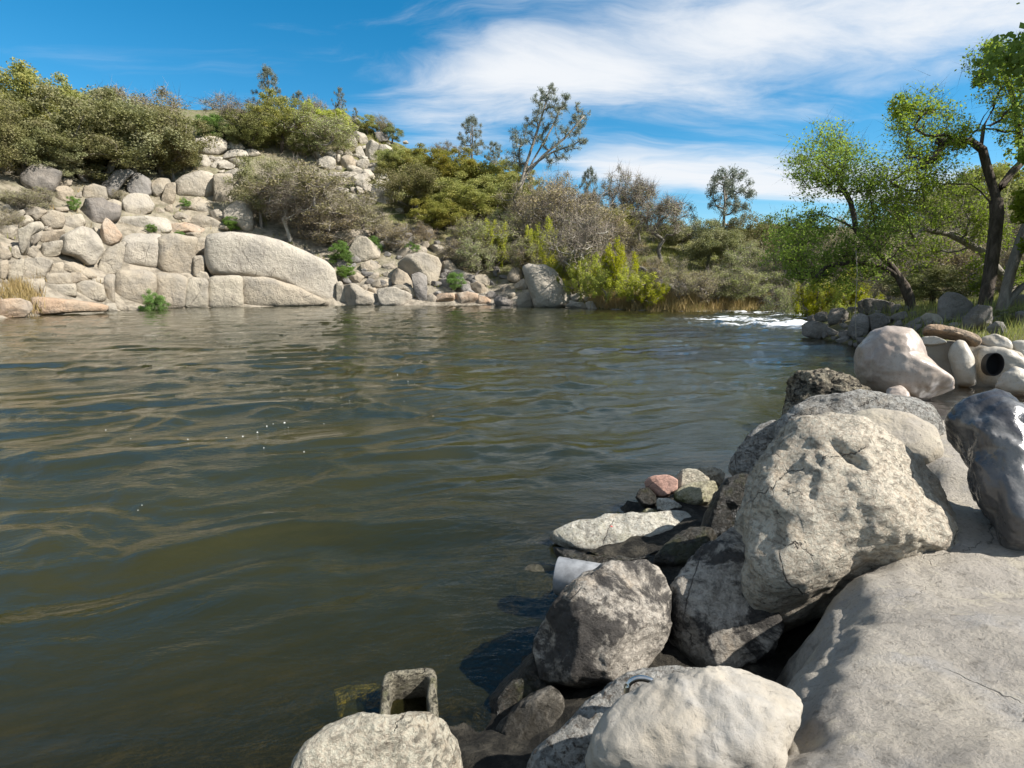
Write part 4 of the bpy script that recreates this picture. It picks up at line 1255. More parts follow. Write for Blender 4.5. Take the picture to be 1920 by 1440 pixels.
fill(14, [(0, 400), (60, 370), (200, 350), (330, 350), (440, 380), (460, 430), (300, 445), (190, 470), (0, 520)], (10, 24), 'smaller stone filling a gap in the jumble above the far ledge', 'gap stones of the far jumble', M_far, 1)
fill(60, [(640, 470), (700, 440), (800, 430), (880, 470), (960, 500), (960, 560), (800, 555), (640, 560)], (10, 26), 'small broken stone between the rocks of the tumbled shore', 'broken stones of the tumbled shore', M_bank, 2)
fill(36, [(570, 300), (640, 285), (700, 270), (730, 320), (740, 380), (680, 390), (620, 340)], (12, 28), 'smaller white stone between the boulders of the right-hand crest outcrop', 'gap stones of the right-hand outcrop', M_white, 3)
fill(18, [(365, 265), (440, 265), (460, 330), (450, 400), (420, 370), (380, 310)], (12, 26), 'smaller white stone between the boulders of the left-hand crest outcrop', 'gap stones of the left-hand outcrop', M_white, 4)
fill(40, [(1520, 610), (1560, 585), (1700, 575), (1900, 590), (1900, 615), (1640, 640), (1570, 640)], (10, 26), 'small shaded stone between the rocks of the boulder bank', 'small stones of the shaded bank', M_bank, 5)

# ------------------------------------------------------------------ plants
def tubes_np(paths, sides=5):
    V, Fc, o = [], [], 0
    ang = np.linspace(0, 2 * pi, sides, endpoint=False)
    for pts, rad in paths:
        pts = np.asarray(pts, float)
        rad = np.asarray(rad, float)
        k = len(pts)
        tg = np.gradient(pts, axis=0)
        tg /= np.linalg.norm(tg, axis=1)[:, None] + 1e-9
        ref = np.where(np.abs(tg[:, 2:3]) > .9, [[1., 0, 0]], [[0, 0, 1.]])
        u = np.cross(tg, ref)
        u /= np.linalg.norm(u, axis=1)[:, None] + 1e-9
        v = np.cross(tg, u)
        ring = pts[:, None] + rad[:, None, None] * (np.cos(ang)[None, :, None] * u[:, None] + np.sin(ang)[None, :, None] * v[:, None])
        V.append(ring.reshape(-1, 3))
        i, j = np.meshgrid(np.arange(k - 1), np.arange(sides), indexing='ij')
        j2 = (j + 1) % sides
        Fc.append(np.c_[(i * sides + j).ravel(), (i * sides + j2).ravel(), ((i + 1) * sides + j2).ravel(), ((i + 1) * sides + j).ravel()] + o)
        o += k * sides
    return np.vstack(V), np.vstack(Fc)


def skeleton(trunks, tips, rng, tip_r=.01, r0=None, wob=.12, step=.5, lift=.15, power=.5):
    """trunks: polylines; tips: points the limbs have to reach. Returns tube paths."""
    pos, par = [], []
    for tk in trunks:
        tk = np.asarray(tk, float)
        L = np.r_[0, np.cumsum(np.linalg.norm(np.diff(tk, axis=0), axis=1))]
        m = max(4, int(L[-1] / step) + 1)
        q = np.c_[[np.interp(np.linspace(0, L[-1], m), L, tk[:, a]) for a in range(3)]].T
        if pos:
            dd = np.linalg.norm(np.array(pos) - q[0], axis=1)
            p = int(dd.argmin())
        else:
            p = -1
        for k, x in enumerate(q):
            if k == 0 and p >= 0 and np.linalg.norm(pos[p] - x) < 1e-6:
                continue
            pos.append(x)
            par.append(p)
            p = len(pos) - 1
    chains_end = [len(pos) - 1]
    tips = np.asarray(tips, float)
    base = pos[0]
    P = np.array(pos)
    order = np.argsort(np.min(np.linalg.norm(tips[:, None] - P[None], axis=2), axis=1)) if len(tips) else []
    ends = []
    for ti in order:
        t = tips[ti]
        P = np.array(pos)
        dv = t - P
        dist = np.linalg.norm(dv, axis=1)
        cost = dist + .9 * np.maximum(0, P[:, 2] - t[2]) + .15 * np.linalg.norm(P - base, axis=1) * .2
        cost[0] += step
        b = int(cost.argmin())
        m = max(2, int(dist[b] / step) + 1)
        p = b
        bend = rng.normal(size=3) * wob * dist[b]
        for k in range(1, m + 1):
            f = k / m
            x = P[b] + dv[b] * f + bend * sin(pi * f) * .6 + np.array([0, 0, lift * dist[b] * sin(pi * f) * -.4])
            if k < m:
                x = x + rng.normal(size=3) * wob * step * .35
            pos.append(x)
            par.append(p)
            p = len(pos) - 1
        ends.append(p)
    n = len(pos)
    cnt = np.zeros(n)
    for e in ends:
        k = e
        while k >= 0:
            cnt[k] += 1
            k = par[k]
    for k in range(n - 1, -1, -1):
        if cnt[k] == 0:
            cnt[k] = .6
    rad = tip_r * np.maximum(cnt, .6) ** power
    if r0:
        rad *= r0 / rad[0] if rad[0] > 0 else 1
        rad = np.maximum(rad, tip_r * .6)
    kids = {}
    for k in range(n):
        kids.setdefault(par[k], []).append(k)
    paths, stack = [], [(0, -1)]
    seen = set()
    while stack:
        k, p = stack.pop()
        ch = [] if p < 0 else [p]
        while True:
            ch.append(k)
            ks = kids.get(k, [])
            if not ks:
                break
            ks = sorted(ks, key=lambda q: -cnt[q])
            for q in ks[1:]:
                stack.append((q, k))
            k = ks[0]
        if len(ch) > 1:
            rr = rad[ch].copy()
            if p >= 0:
                rr[0] = rr[1] * 1.15
            paths.append((np.array([pos[c] for c in ch]), rr))
    return paths


def leaves_np(cl, per, size, rng, aspect=.7, flat=.85, up=.25, shell=.55, quad=False, hang=0.0):
    """cl: (n,4) clump centres and radii; scatters small blades through each clump"""
    cl = np.asarray(cl, float)
    n = len(cl) * per
    ids = np.repeat(np.arange(len(cl)), per)
    d = rng.normal(size=(n, 3))
    d /= np.linalg.norm(d, axis=1)[:, None]
    r = rng.uniform(0, 1, n) ** shell
    p = cl[ids, :3] + d * (r * cl[ids, 3])[:, None] * np.array([1, 1, flat])
    t = rng.normal(size=(n, 3))
    t[:, 2] -= hang
    t /= np.linalg.norm(t, axis=1)[:, None]
    b = np.cross(t, rng.normal(size=(n, 3)) + np.array([0, 0, up]))
    b /= np.linalg.norm(b, axis=1)[:, None] + 1e-9
    s = size * rng.uniform(.6, 1.35, n)[:, None]
    if quad:
        V = np.stack([p - t * s * .55, p + b * s * .5 * aspect, p + t * s * .6, p - b * s * .5 * aspect], axis=1)
        return V.reshape(-1, 3), np.arange(n * 4).reshape(-1, 4)
    V = np.stack([p + t * s * .6, p - t * s * .5 + b * s * .5 * aspect, p - t * s * .5 - b * s * .5 * aspect], axis=1)
    return V.reshape(-1, 3), np.arange(n * 3).reshape(-1, 3)


def twigs_np(cl, per, length, width, rng, up=.3):
    cl = np.asarray(cl, float)
    n = len(cl) * per
    ids = np.repeat(np.arange(len(cl)), per)
    d = rng.normal(size=(n, 3)) + np.array([0, 0, up])
    d /= np.linalg.norm(d, axis=1)[:, None]
    p = cl[ids, :3] + rng.normal(size=(n, 3)) * (cl[ids, 3] * .35)[:, None]
    b = np.cross(d, rng.normal(size=(n, 3)))
    b /= np.linalg.norm(b, axis=1)[:, None] + 1e-9
    L = (cl[ids, 3] * length * rng.uniform(.5, 1.3, n))[:, None]
    V = np.stack([p + b * width, p - b * width, p + d * L + rng.normal(size=(n, 3)) * .15 * L], axis=1)
    return V.reshape(-1, 3), np.arange(n * 3).reshape(-1, 3)


PROTO = {}


def proto(kind, var):
    """unit plant (height 1, width about 1): list of (part name, mesh)"""
    key = (kind, var)
    if key in PROTO:
        return PROTO[key]
    rng = np.random.RandomState(hash((len(kind), ord(kind[0]), ord(kind[-1]), var)) % 99991)
    parts = []

    def ell(n, zlo, zhi, rad, power=.5, top=1.0):
        out = []
        lob = rng.normal(size=(5, 3))
        lob /= np.linalg.norm(lob, axis=1)[:, None]
        while len(out) < n:
            d = rng.normal(size=3)
            d /= np.linalg.norm(d)
            k = .72 + .33 * max(0, float((lob @ d).max())) + rng.uniform(-.08, .08)
            r = rng.uniform(0, 1) ** power * k
            z = (zlo + zhi) / 2 + d[2] * r * (zhi - zlo) / 2
            out.append((d[0] * r * rad, d[1] * r * rad, z))
        return np.array(out)

    if kind in ('oak', 'gold', 'grove', 'green', 'dark'):
        c = ell(70, .10, .94, .46, .42)
        c[:, 2] = np.clip(c[:, 2], .05, None)
        rad = rng.uniform(.07, .135, len(c))
        cl = np.c_[c, rad]
        v, f = leaves_np(cl, 300, .0175, rng, .8, .8, .3, .6)
        lm = {'oak': L_oak, 'gold': L_gold, 'grove': L_grove, 'green': L_green, 'dark': L_oak}[kind]
        parts.append(('crown', mesh_np('crown_' + kind, v, f, lm, False)))
        x0 = rng.uniform(-.04, .04, 2)
        pth = skeleton([[(0, 0, 0), (x0[0], x0[1], .14), (x0[0] * 2.2, x0[1] * 2, .3)]], c[::2], rng, .0022, .028, .14, .08)
        v, f = tubes_np(pth, 5)
        parts.append(('trunk', mesh_np('trunk_' + kind, v, f, B_grey if kind == 'grove' else B_dark)))
    elif kind in ('grey', 'brown', 'sage'):
        c = ell(60, .10, .95, .47, .5)
        cl = np.c_[c, rng.uniform(.07, .14, len(c))]
        lm = {'grey': L_grey, 'brown': L_brown, 'sage': L_sage}[kind]
        v, f = leaves_np(cl, {'grey': 95, 'brown': 60, 'sage': 120}[kind], .020, rng, .7, .85, .2, .65)
        parts.append(('crown', mesh_np('crown_' + kind, v, f, lm, False)))
        v, f = twigs_np(cl, 45, 1.4, .0020, rng, .4)
        parts.append(('twigs', mesh_np('twigs_' + kind, v, f, B_twig, False)))
        stems = [[(0, 0, 0), (rng.uniform(-.1, .1), rng.uniform(-.1, .1), .18)]]
        pth = skeleton(stems, c[::2], rng, .0028, .03, .2, .08)
        v, f = tubes_np(pth, 5)
        parts.append(('trunk', mesh_np('trunk_' + kind, v, f, B_grey)))
    elif kind == 'willow':
        c = ell(46, .12, .95, .45, .55)
        cl = []
        for q in c:
            h = rng.uniform(.05, .1)
            for k in range(3):
                cl.append((q[0] + rng.normal() * .02, q[1] + rng.normal() * .02, q[2] + (k - 1) * h * .8, h * .8))
        v, f = leaves_np(cl, 62, .026, rng, .55, 1.3, .1, .6)
        parts.append(('crown', mesh_np('crown_willow', v, f, L_willow, False)))
        v, f = twigs_np(np.array(cl)[::2], 10, 2.4, .0022, rng, 1.2)
        parts.append(('twigs', mesh_np('twigs_willow', v, f, B_twig, False)))
        stems = [[(0, 0, 0), (0, 0, .06)]]
        pth = skeleton(stems, c[::2], rng, .003, .03, .12, .09)
        v, f = tubes_np(pth, 5)
        parts.append(('stems', mesh_np('stems_willow', v, f, B_twig)))
    elif kind == 'pine':
        lean = rng.uniform(-.08, .08)
        c = []
        for k in range(74):
            z = rng.uniform(.30, .98)
            w = .46 * (1 - ((z - .45) / .62) ** 2) if z > .3 else .3
            a = rng.uniform(0, 2 * pi)
            r = max(.03, w) * rng.uniform(.25, 1.0)
            c.append((cos(a) * r + lean * z, sin(a) * r, z + rng.normal() * .02))
        c = np.array(c)
        cl = np.c_[c, rng.uniform(.045, .085, len(c))]
        v, f = leaves_np(cl, 150, .028, rng, .25, .9, .0, .7)
        parts.append(('crown', mesh_np('crown_pine', v, f, L_pine, False)))
        t = [[(0, 0, 0), (lean * .3, 0, .3), (lean * .8, .01, .7), (lean, 0, .97)], [(lean * .3, 0, .3), (.12, .05, .6), (.2, .05, .85)],
             [(lean * .3, 0, .33), (-.12, -.05, .6), (-.17, -.03, .8)]]
        pth = skeleton(t, c, rng, .0024, .026, .08, .08, .2, .42)
        v, f = tubes_np(pth, 5)
        parts.append(('trunk', mesh_np('trunk_pine', v, f, B_grey)))
    elif kind in ('bare', 'pale'):
        c = ell(54, .28, .97, .46, .5)
        cl = np.c_[c, rng.uniform(.06, .12, len(c))]
        v, f = twigs_np(cl, 60, 1.5, .0026, rng, .5)
        parts.append(('twigs', mesh_np('twigs_' + kind, v, f, B_twig, False)))
        v, f = leaves_np(cl, 22, .018, rng, .6, .9, .2, .8)
        parts.append(('crown', mesh_np('crown_' + kind, v, f, L_sage if kind == 'bare' else L_grey, False)))
        pth = skeleton([[(0, 0, 0), (rng.uniform(-.08, .08), 0, .2), (rng.uniform(-.15, .15), 0, .38)]], c, rng, .0026, .028, .22, .08)
        v, f = tubes_np(pth, 5)
        parts.append(('trunk', mesh_np('trunk_' + kind, v, f, B_pale if kind == 'pale' else B_grey)))
    PROTO[key] = parts
    return parts


_vc = [0]


def veg(kind, x, yb, wpx, top, name, label, cat, group=None, d=None, wide=1.0, deep=1.0):
    _vc[0] += 1
    rng = random.Random(_vc[0] * 31)
    if d is None:
        base, t = hit_ground(x, yb)
    else:
        t = d
        base = at(x, yb, d)
        base[2] = float(ground_z([base[:2]])[0])
    ptop = CAM + ray(x, top) * t
    h = max(.3, ptop[2] - base[2]) * (1.13 if x > 950 else 1.0 if x > 420 else .94)
    wid = wpx / F * t * wide * 1.08
    root = bpy.data.objects.new(name, None)
    root.empty_display_size = .2
    root.location = (base[0], base[1], float(ground_z([base[:2]])[0]) - .05)
    root.rotation_euler = (0, 0, rng.uniform(0, 6.28))
    root.scale = (wid, wid * deep, h)
    COL.objects.link(root)
    tag(root, label, cat, group)
    for nm, me in proto(kind, _vc[0] % 3):
        c = obj(nm, me, parent=root)
        if nm in ('crown', 'twigs'):
            c['kind'] = 'stuff'
    return root


def vegs(rows, kind, name, label0, cat, group, marks=(), **kw):
    for r in rows:
        label = near_mark(label0, marks, r[0], (r[1] + r[3]) / 2)
        veg(kind, *r, name, label, cat, group, **kw)


G = 'oak grove on the left skyline'
veg('gold', 92, 300, 165, 112, 'oak_tree', 'tallest dark golden-green oak at the left end of the skyline grove', 'tree')
veg('grey', 275, 300, 150, 128, 'oak_tree', 'grey half-bare oak rising behind the dense skyline grove', 'tree')
veg('grove', 200, 335, 230, 150, 'oak_tree', 'broad grey-green oak in the middle of the skyline grove, pale limb showing', 'tree')
vegs([(20, 318, 150, 175), (130, 325, 170, 160), (305, 330, 160, 178), (250, 338, 190, 195), (60, 335, 150, 215), (160, 342, 190, 235), (325, 336, 120, 225),
      (-40, 330, 160, 170), (230, 300, 150, 142), (345, 320, 70, 250), (100, 345, 130, 255)], 'grove', 'oak_tree', 'grey-green small-leaved grove oak', 'tree', G, marks=[(20, 250, 'at the left end behind the pale cracked boulder'), (130, 240, 'in front of the tallest golden oak'), (90, 300, 'above the dark grey ball boulder'), (240, 250, 'beside the broad middle oak'), (180, 300, 'above the dark-bellied pointed boulder'), (320, 260, 'at the right end above the perched pale boulder'), (230, 220, 'in front of the half-bare oak')])
vegs([(30, 300, 120, 160), (140, 300, 110, 150)], 'gold', 'oak_tree', 'olive-gold oak at the back of the skyline grove', 'tree', 'gold oaks of the grove')
veg('green', 398, 268, 60, 205, 'oak_tree', 'small bright green tree right of the skyline grove', 'tree')
veg('bare', 440, 258, 110, 182, 'bare_tree', 'leafless grey-brown tree on the skyline between the two crest outcrops', 'tree')
veg('pine', 510, 235, 66, 130, 'pine_tree', 'dark pine with a pointed top above the golden oak on the skyline', 'tree')
veg('gold', 527, 285, 120, 175, 'oak_tree', 'golden-olive oak on the crest between the two outcrops', 'tree')
veg('oak', 475, 285, 110, 205, 'oak_tree', 'olive oak left of the golden oak on the crest', 'tree')
veg('oak', 425, 275, 80, 222, 'oak_tree', 'low dark oak just above the left-hand crest outcrop', 'tree')
veg('pine', 562, 235, 44, 172, 'pine_tree', 'small slender pine right of the pointed skyline pine', 'tree')
veg('bare', 590, 235, 44, 178, 'bare_tree', 'thin bare tree beside the small slender skyline pine', 'tree')
veg('pine', 638, 222, 30, 164, 'pine_tree', 'tiny dark pine at the very top of the hill', 'tree')
veg('pine', 668, 240, 18, 203, 'pine_tree', 'tiniest pine by the pale triangular boulder on the hilltop', 'tree')
veg('willow', 615, 262, 120, 188, 'oak_tree', 'fresh yellow-green young tree on the crest above the right-hand outcrop', 'tree')
veg('sage', 600, 302, 150, 205, 'oak_tree', 'light green open tree growing among the right-hand outcrop rocks', 'tree')
veg('oak', 575, 300, 60, 250, 'shrub', 'dark green shrub at the left edge of the right-hand outcrop', 'shrub')
veg('grey', 716, 262, 44, 216, 'shrub', 'grey twiggy round shrub on the skyline by the perched boulder', 'shrub')
veg('oak', 735, 272, 50, 232, 'shrub', 'olive shrub on the skyline right of the perched boulder', 'shrub')
veg('gold', 690, 255, 50, 218, 'shrub', 'reddish-olive shrub on the skyline left of the perched boulder', 'shrub')
# the brush in the gully left of the crest outcrop
veg('grey', 590, 452, 230, 300, 'shrub', 'big grey twiggy thicket in the gully between the two outcrops', 'shrub')
veg('grove', 490, 425, 110, 292, 'shrub', 'olive shrub at the left edge of the grey gully thicket', 'shrub')
veg('grey', 660, 455, 140, 345, 'shrub', 'sparse grey-brown bush at the right edge of the gully thicket', 'shrub')
veg('grey', 530, 380, 110, 288, 'shrub', 'grey-green bush at the top of the gully thicket', 'shrub')
veg('brown', 620, 470, 150, 385, 'shrub', 'brown leafless brush below the gully thicket', 'shrub')
veg('pale', 545, 455, 130, 345, 'sycamore_tree', 'white-limbed bare sycamore inside the gully thicket', 'tree')
veg('grove', 775, 408, 130, 288, 'oak_tree', 'dark-trunked spreading oak below the right-hand outcrop', 'tree')
vegs([(790, 345, 110, 272), (850, 362, 120, 280), (905, 388, 130, 292), (760, 345, 80, 276), (945, 375, 90, 300), (835, 405, 130, 318), (880, 432, 140, 345), (935, 425, 120, 325),
      (820, 440, 110, 365), (790, 400, 90, 330), (980, 400, 80, 320), (730, 330, 60, 270)], 'gold', 'shrub', 'golden-green chaparral shrub', 'shrub', 'golden chaparral of the hillside', marks=[(745, 300, 'beside the crest outcrop'), (800, 300, 'above the dark-trunked oak'), (870, 300, 'under the rounded grey ridge pine'), (960, 350, 'at the foot of the leaning pine'), (880, 390, 'above the budding bushes'), (810, 390, 'right of the dark-trunked oak'), (920, 330, 'under the small thin pine')])
vegs([(870, 345, 80, 290), (960, 440, 90, 350), (910, 410, 90, 330)], 'oak', 'shrub', 'dark green shrub among the golden chaparral', 'shrub', 'dark shrubs in the chaparral')
veg('pine', 885, 308, 66, 208, 'pine_tree', 'grey pine with a rounded crown standing on the ridge left of the leaning pine', 'tree')
veg('pine', 928, 320, 50, 256, 'pine_tree', 'small thin pine between the ridge pine and the leaning pine', 'tree')
veg('bare', 835, 300, 50, 262, 'bare_tree', 'faint bare bush on the ridge left of the rounded grey pine', 'tree')
vegs([(1000, 478, 150, 340), (1065, 488, 150, 350), (1125, 505, 130, 395), (1040, 440, 110, 330), (1095, 450, 110, 360), (1155, 480, 90, 405), (985, 450, 90, 378), (1090, 525, 120, 430), (1180, 500, 90, 430)],
     'brown', 'sycamore_tree', 'leafless brown thicket tree', 'tree', 'brown thicket under the leaning pine', marks=[(990, 400, 'at the foot of the leaning pine'), (1050, 400, 'right of the leaning pine, among pale sycamores'), (1105, 400, 'under the pale grey pine'), (1150, 450, 'under the tall thin bare tree'), (1090, 480, 'above the yellow-green willows'), (1180, 470, 'beside the green slope')])
vegs([(1060, 470, 130, 362), (1010, 455, 110, 372)], 'pale', 'sycamore_tree', 'pale-limbed bare sycamore in the brown thicket', 'tree', 'pale sycamores in the thicket')
veg('pale', 1090, 560, 150, 410, 'sycamore_tree', 'white forked sycamore leaning out over the willows at the shore', 'tree')
vegs([(1000, 520, 90, 440), (1075, 540, 90, 470), (1165, 540, 80, 480), (935, 470, 90, 410), (1120, 470, 80, 410)], 'sage', 'shrub', 'light green leafing bush inside the brown thicket', 'shrub', 'leafing bushes in the thicket')
veg('pine', 1105, 425, 50, 330, 'pine_tree', 'pale grey pine on the slope right of the leaning pine', 'tree')
veg('bare', 1165, 452, 90, 330, 'bare_tree', 'tall thin bare tree against the sky right of the brown thicket', 'tree')
veg('bare', 1200, 460, 90, 340, 'bare_tree', 'bare open-branched tree leaning right against the sky', 'tree')
veg('gold', 1150, 470, 90, 385, 'shrub', 'olive round shrub below the tall thin bare tree', 'shrub')
veg('oak', 1180, 455, 80, 395, 'shrub', 'dark olive shrub at the foot of the bare open-branched tree', 'shrub')
vegs([(915, 500, 120, 398), (955, 478, 90, 402), (880, 470, 90, 398), (890, 520, 90, 440)], 'sage', 'willow_shrub', 'pale green budding bush above the broken shore', 'shrub', 'budding bushes above the broken shore')
vegs([(1008, 516, 74, 412), (1045, 536, 82, 438), (1085, 548, 84, 460), (930, 500, 80, 402), (1150, 568, 92, 452), (1195, 577, 112, 508), (1090, 566, 80, 480), (1130, 576, 90, 500), (1035, 566, 70, 490), (1220, 578, 70, 530)],
     'willow', 'willow_shrub', 'vivid yellow-green willow bush', 'shrub', 'yellow-green shore willows', marks=[(930, 450, 'among the budding bushes'), (1000, 480, 'behind the notched pale boulder'), (1040, 520, 'right of the notched pale boulder'), (1100, 530, 'under the white forked sycamore'), (1150, 520, 'below the olive round shrub'), (1205, 550, 'above the dry grass by the rapids')])
vegs([(745, 470, 90, 410), (850, 500, 80, 440), (790, 460, 70, 415), (720, 450, 60, 405), (980, 520, 80, 455)], 'brown', 'shrub', 'low brown brush between the rocks of the broken shore', 'shrub', 'brown brush of the broken shore')
vegs([(700, 475, 40, 440), (775, 480, 36, 450), (855, 545, 40, 505), (640, 500, 50, 450), (650, 525, 44, 490)], 'green', 'shrub', 'small leafy green plant between the rocks of the broken shore', 'plant', 'green plants of the broken shore')
# far bank to the right, above the rapids
veg('bare', 1240, 490, 130, 368, 'bare_tree', 'dark twisted open tree standing on the green slope', 'tree')
veg('pine', 1352, 500, 135, 338, 'pine_tree', 'tall grey pine rising over the oaks beyond the green slope', 'tree')
vegs([(1325, 510, 110, 420), (1400, 512, 110, 408), (1285, 478, 100, 425), (1450, 515, 90, 430), (1370, 520, 100, 440), (1430, 480, 90, 415), (1260, 460, 80, 415)],
     'grove', 'oak_tree', 'rounded grey-green oak', 'tree', 'oaks beyond the green slope', marks=[(1265, 440, 'behind the dark twisted tree'), (1330, 465, 'left of the tall grey pine'), (1385, 470, 'right of the tall grey pine'), (1445, 460, 'behind the leaning cottonwood crown')])
vegs([(1375, 578, 120, 500), (1435, 582, 130, 498), (1475, 588, 90, 480), (1400, 552, 100, 455), (1345, 572, 80, 505), (1420, 560, 100, 470)],
     'sage', 'willow_shrub', 'pale sage-green willow', 'shrub', 'sage willows by the rapids', marks=[(1350, 540, 'above the dry grass by the rapids'), (1400, 510, 'below the tall grey pine'), (1455, 535, 'leaning over the rapids')])
vegs([(1310, 575, 90, 505), (1270, 570, 60, 490), (1440, 590, 90, 555), (1225, 565, 50, 480), (1160, 520, 50, 470)], 'brown', 'shrub', 'brown tangled bush at the edge of the rapids', 'shrub', 'brown bushes by the rapids')
veg('green', 290, 577, 50, 534, 'shrub', 'dense green shrub growing from the ledge at the far waterline', 'shrub', d=hit_ground(290, 579)[1] - 1.6)
vegs([(435, 430, 36, 398), (285, 440, 22, 420), (350, 395, 24, 370), (140, 400, 24, 365), (95, 320, 30, 292), (335, 445, 22, 424)], 'green', 'shrub', 'small green bush rooted between the boulders above the far ledge', 'plant', 'green bushes among the boulders')
vegs([(40, 395, 90, 335), (20, 440, 60, 380), (75, 385, 60, 345), (225, 380, 30, 345)], 'grey', 'shrub', 'grey dry bush among the boulders below the left grove', 'shrub', 'grey bushes among the boulders')
# right bank, behind the cottonwoods
vegs([(1560, 565, 110, 505, ), (1605, 560, 90, 500), (1520, 580, 80, 525)], 'willow', 'willow_shrub', 'yellow-green bush behind the tip of the shaded bank', 'shrub', 'bushes behind the shaded bank', d=30)
vegs([(1560, 560, 150, 420), (1650, 560, 160, 410), (1750, 560, 170, 400), (1860, 560, 180, 380), (1500, 560, 110, 440), (1940, 560, 170, 370)], 'grey', 'oak_tree', 'grey oak in the wood behind the cottonwoods', 'tree', 'oaks behind the cottonwoods', d=40)
vegs([(1660, 560, 130, 450), (1720, 565, 140, 430), (1790, 560, 120, 430), (1880, 565, 130, 420)], 'brown', 'bare_tree', 'grey leafless tangle behind the cottonwood trunks', 'tree', 'leafless tangle behind the cottonwoods', d=27)
vegs([(1800, 440, 170, 335), (1890, 430, 180, 318), (1960, 420, 180, 310), (1730, 440, 150, 375), (1850, 400, 150, 325)], 'gold', 'oak_tree', 'brown-green scrub tree on the hillside behind the cottonwoods', 'tree', 'scrub of the right-hand hill', d=70)
veg('dark', 1745, 592, 170, 498, 'shrub', 'dense dark bush between the leaning and the upright cottonwood trunks', 'shrub', d=21)
veg('dark', 1905, 640, 90, 575, 'shrub', 'dark green bush at the foot of the wall beyond the upright cottonwood', 'shrub', d=13)

# ------------------------------------------------------------------ the leaning pine on the far slope
def hero(name, label, trunks, lobes, d, leaf, barkm, rng, per, size, sub=5, r0=.2, tip=.012, lspread=1.0, aspect=.8, quad=True, twigm=None, ntwig=10,
         spread_d=1.3, step=.45, wob=.12, crad=(.25, .5), hang=0.0, power=.5):
    base = np.array(trunks[0][0], float)
    tr = []
    for tk in trunks:
        tr.append([at(q[0], q[1], d + (q[2] if len(q) > 2 else 0)) for q in tk])
    org = np.array(tr[0][0])
    gz = float(ground_z([org[:2]])[0])
    root = bpy.data.objects.new(name, None)
    root.empty_display_size = .3
    root.location = (org[0], org[1], min(gz, org[2]))
    COL.objects.link(root)
    loc = np.array(root.location)
    tr[0].insert(0, loc - np.array([0, 0, .15]))
    tips, cl = [], []
    for lb in lobes:
        dd = d + (lb[3] if len(lb) > 3 else rng.uniform(-1, 1) * spread_d)
        c = at(lb[0], lb[1], dd)
        R_ = lb[2] / F * d * lspread
        for _ in range(sub):
            v = rng.normal(size=3)
            v /= np.linalg.norm(v)
            q = c + v * R_ * rng.uniform(.2, .95)
            tips.append(q)
            cl.append((*q, R_ * rng.uniform(*crad)))
    tips, cl = np.array(tips) - loc, np.array(cl)
    cl[:, :3] -= loc
    tr = [[np.array(q) - loc for q in tk] for tk in tr]
    v, f = tubes_np(skeleton(tr, tips, rng, tip, r0, wob, step, .12, power), 7)
    obj('trunk', mesh_np('trunk_' + name, v, f, barkm), parent=root)
    v, f = leaves_np(cl, per, size, rng, aspect, .85, .4, .6, quad, hang)
    obj('crown', mesh_np('crown_' + name, v, f, leaf, False), parent=root)['kind'] = 'stuff'
    if ntwig:
        v, f = twigs_np(cl, ntwig, 1.3, .0045, rng, .3)
        obj('twigs', mesh_np('twigs_' + name, v, f, twigm or barkm, False), parent=root)['kind'] = 'stuff'
    tag(root, label, 'tree')
    return root


rng = np.random.RandomState(11)
pb, pt = hit_ground(962, 430)
hero('pine_tree', 'tall grey pine leaning right with a forked see-through crown against the sky',
     [[(962, 430), (975, 352), (986, 310), (1006, 250), (1020, 205), (1029, 170)], [(975, 352), (1000, 300), (1035, 240), (1058, 186)],
      [(980, 335), (1020, 290), (1060, 258), (1095, 218)], [(990, 315), (1035, 285), (1075, 272), (1090, 262)]],
     [(1020, 172, 9), (1032, 170, 8), (1012, 186, 9), (1036, 186, 9), (1058, 183, 9), (1050, 200, 9), (1062, 200, 8), (1083, 206, 9), (1094, 220, 9), (1088, 236, 10), (1075, 222, 9),
      (1012, 205, 10), (1030, 205, 9), (1040, 225, 11), (1005, 225, 11), (990, 232, 10), (968, 252, 11), (985, 255, 12), (1000, 262, 12), (975, 268, 11), (1020, 262, 12), (1060, 245, 12),
      (1080, 255, 11), (1095, 265, 7), (1045, 268, 12), (1070, 280, 11), (1050, 295, 12), (1030, 300, 10), (970, 290, 12), (960, 300, 12), (978, 305, 10), (1020, 240, 10)],
     pt, L_pine, B_grey, rng, 34, .42, sub=8, r0=.26, tip=.016, lspread=1.5, aspect=.13, quad=False, ntwig=5, spread_d=2.2, step=1.1, wob=.06, crad=(.25, .55), hang=.7, power=.40)

# ------------------------------------------------------------------ the cottonwoods on the right bank
rng = np.random.RandomState(5)
hero('cottonwood_tree', 'fresh green cottonwood with a trunk curving left out over the river',
     [[(1712, 604), (1706, 560), (1690, 525), (1668, 495), (1640, 465), (1612, 438), (1585, 418), (1545, 402), (1515, 395)],
      [(1605, 432), (1600, 395), (1592, 370), (1578, 350), (1572, 330)], [(1668, 495), (1655, 480), (1640, 420), (1632, 370)], [(1690, 525), (1660, 500), (1600, 490), (1550, 500)]],
     [(1528, 290, 40), (1556, 262, 30), (1508, 330, 32), (1585, 292, 42), (1560, 315, 36), (1625, 325, 42), (1600, 345, 40), (1545, 345, 26), (1475, 432, 34), (1470, 460, 34), (1500, 470, 40),
      (1550, 470, 40), (1530, 430, 30), (1600, 470, 40), (1655, 390, 46), (1640, 350, 36), (1570, 515, 34), (1490, 500, 30), (1620, 505, 34), (1515, 410, 24), (1660, 440, 40), (1535, 515, 26)],
     19.0, L_cotton, B_dark, rng, 33, .066, sub=30, r0=.16, tip=.005, lspread=1.38, crad=(.28, .55), ntwig=10, power=.62, twigm=B_dark, spread_d=1.4)
rng = np.random.RandomState(6)
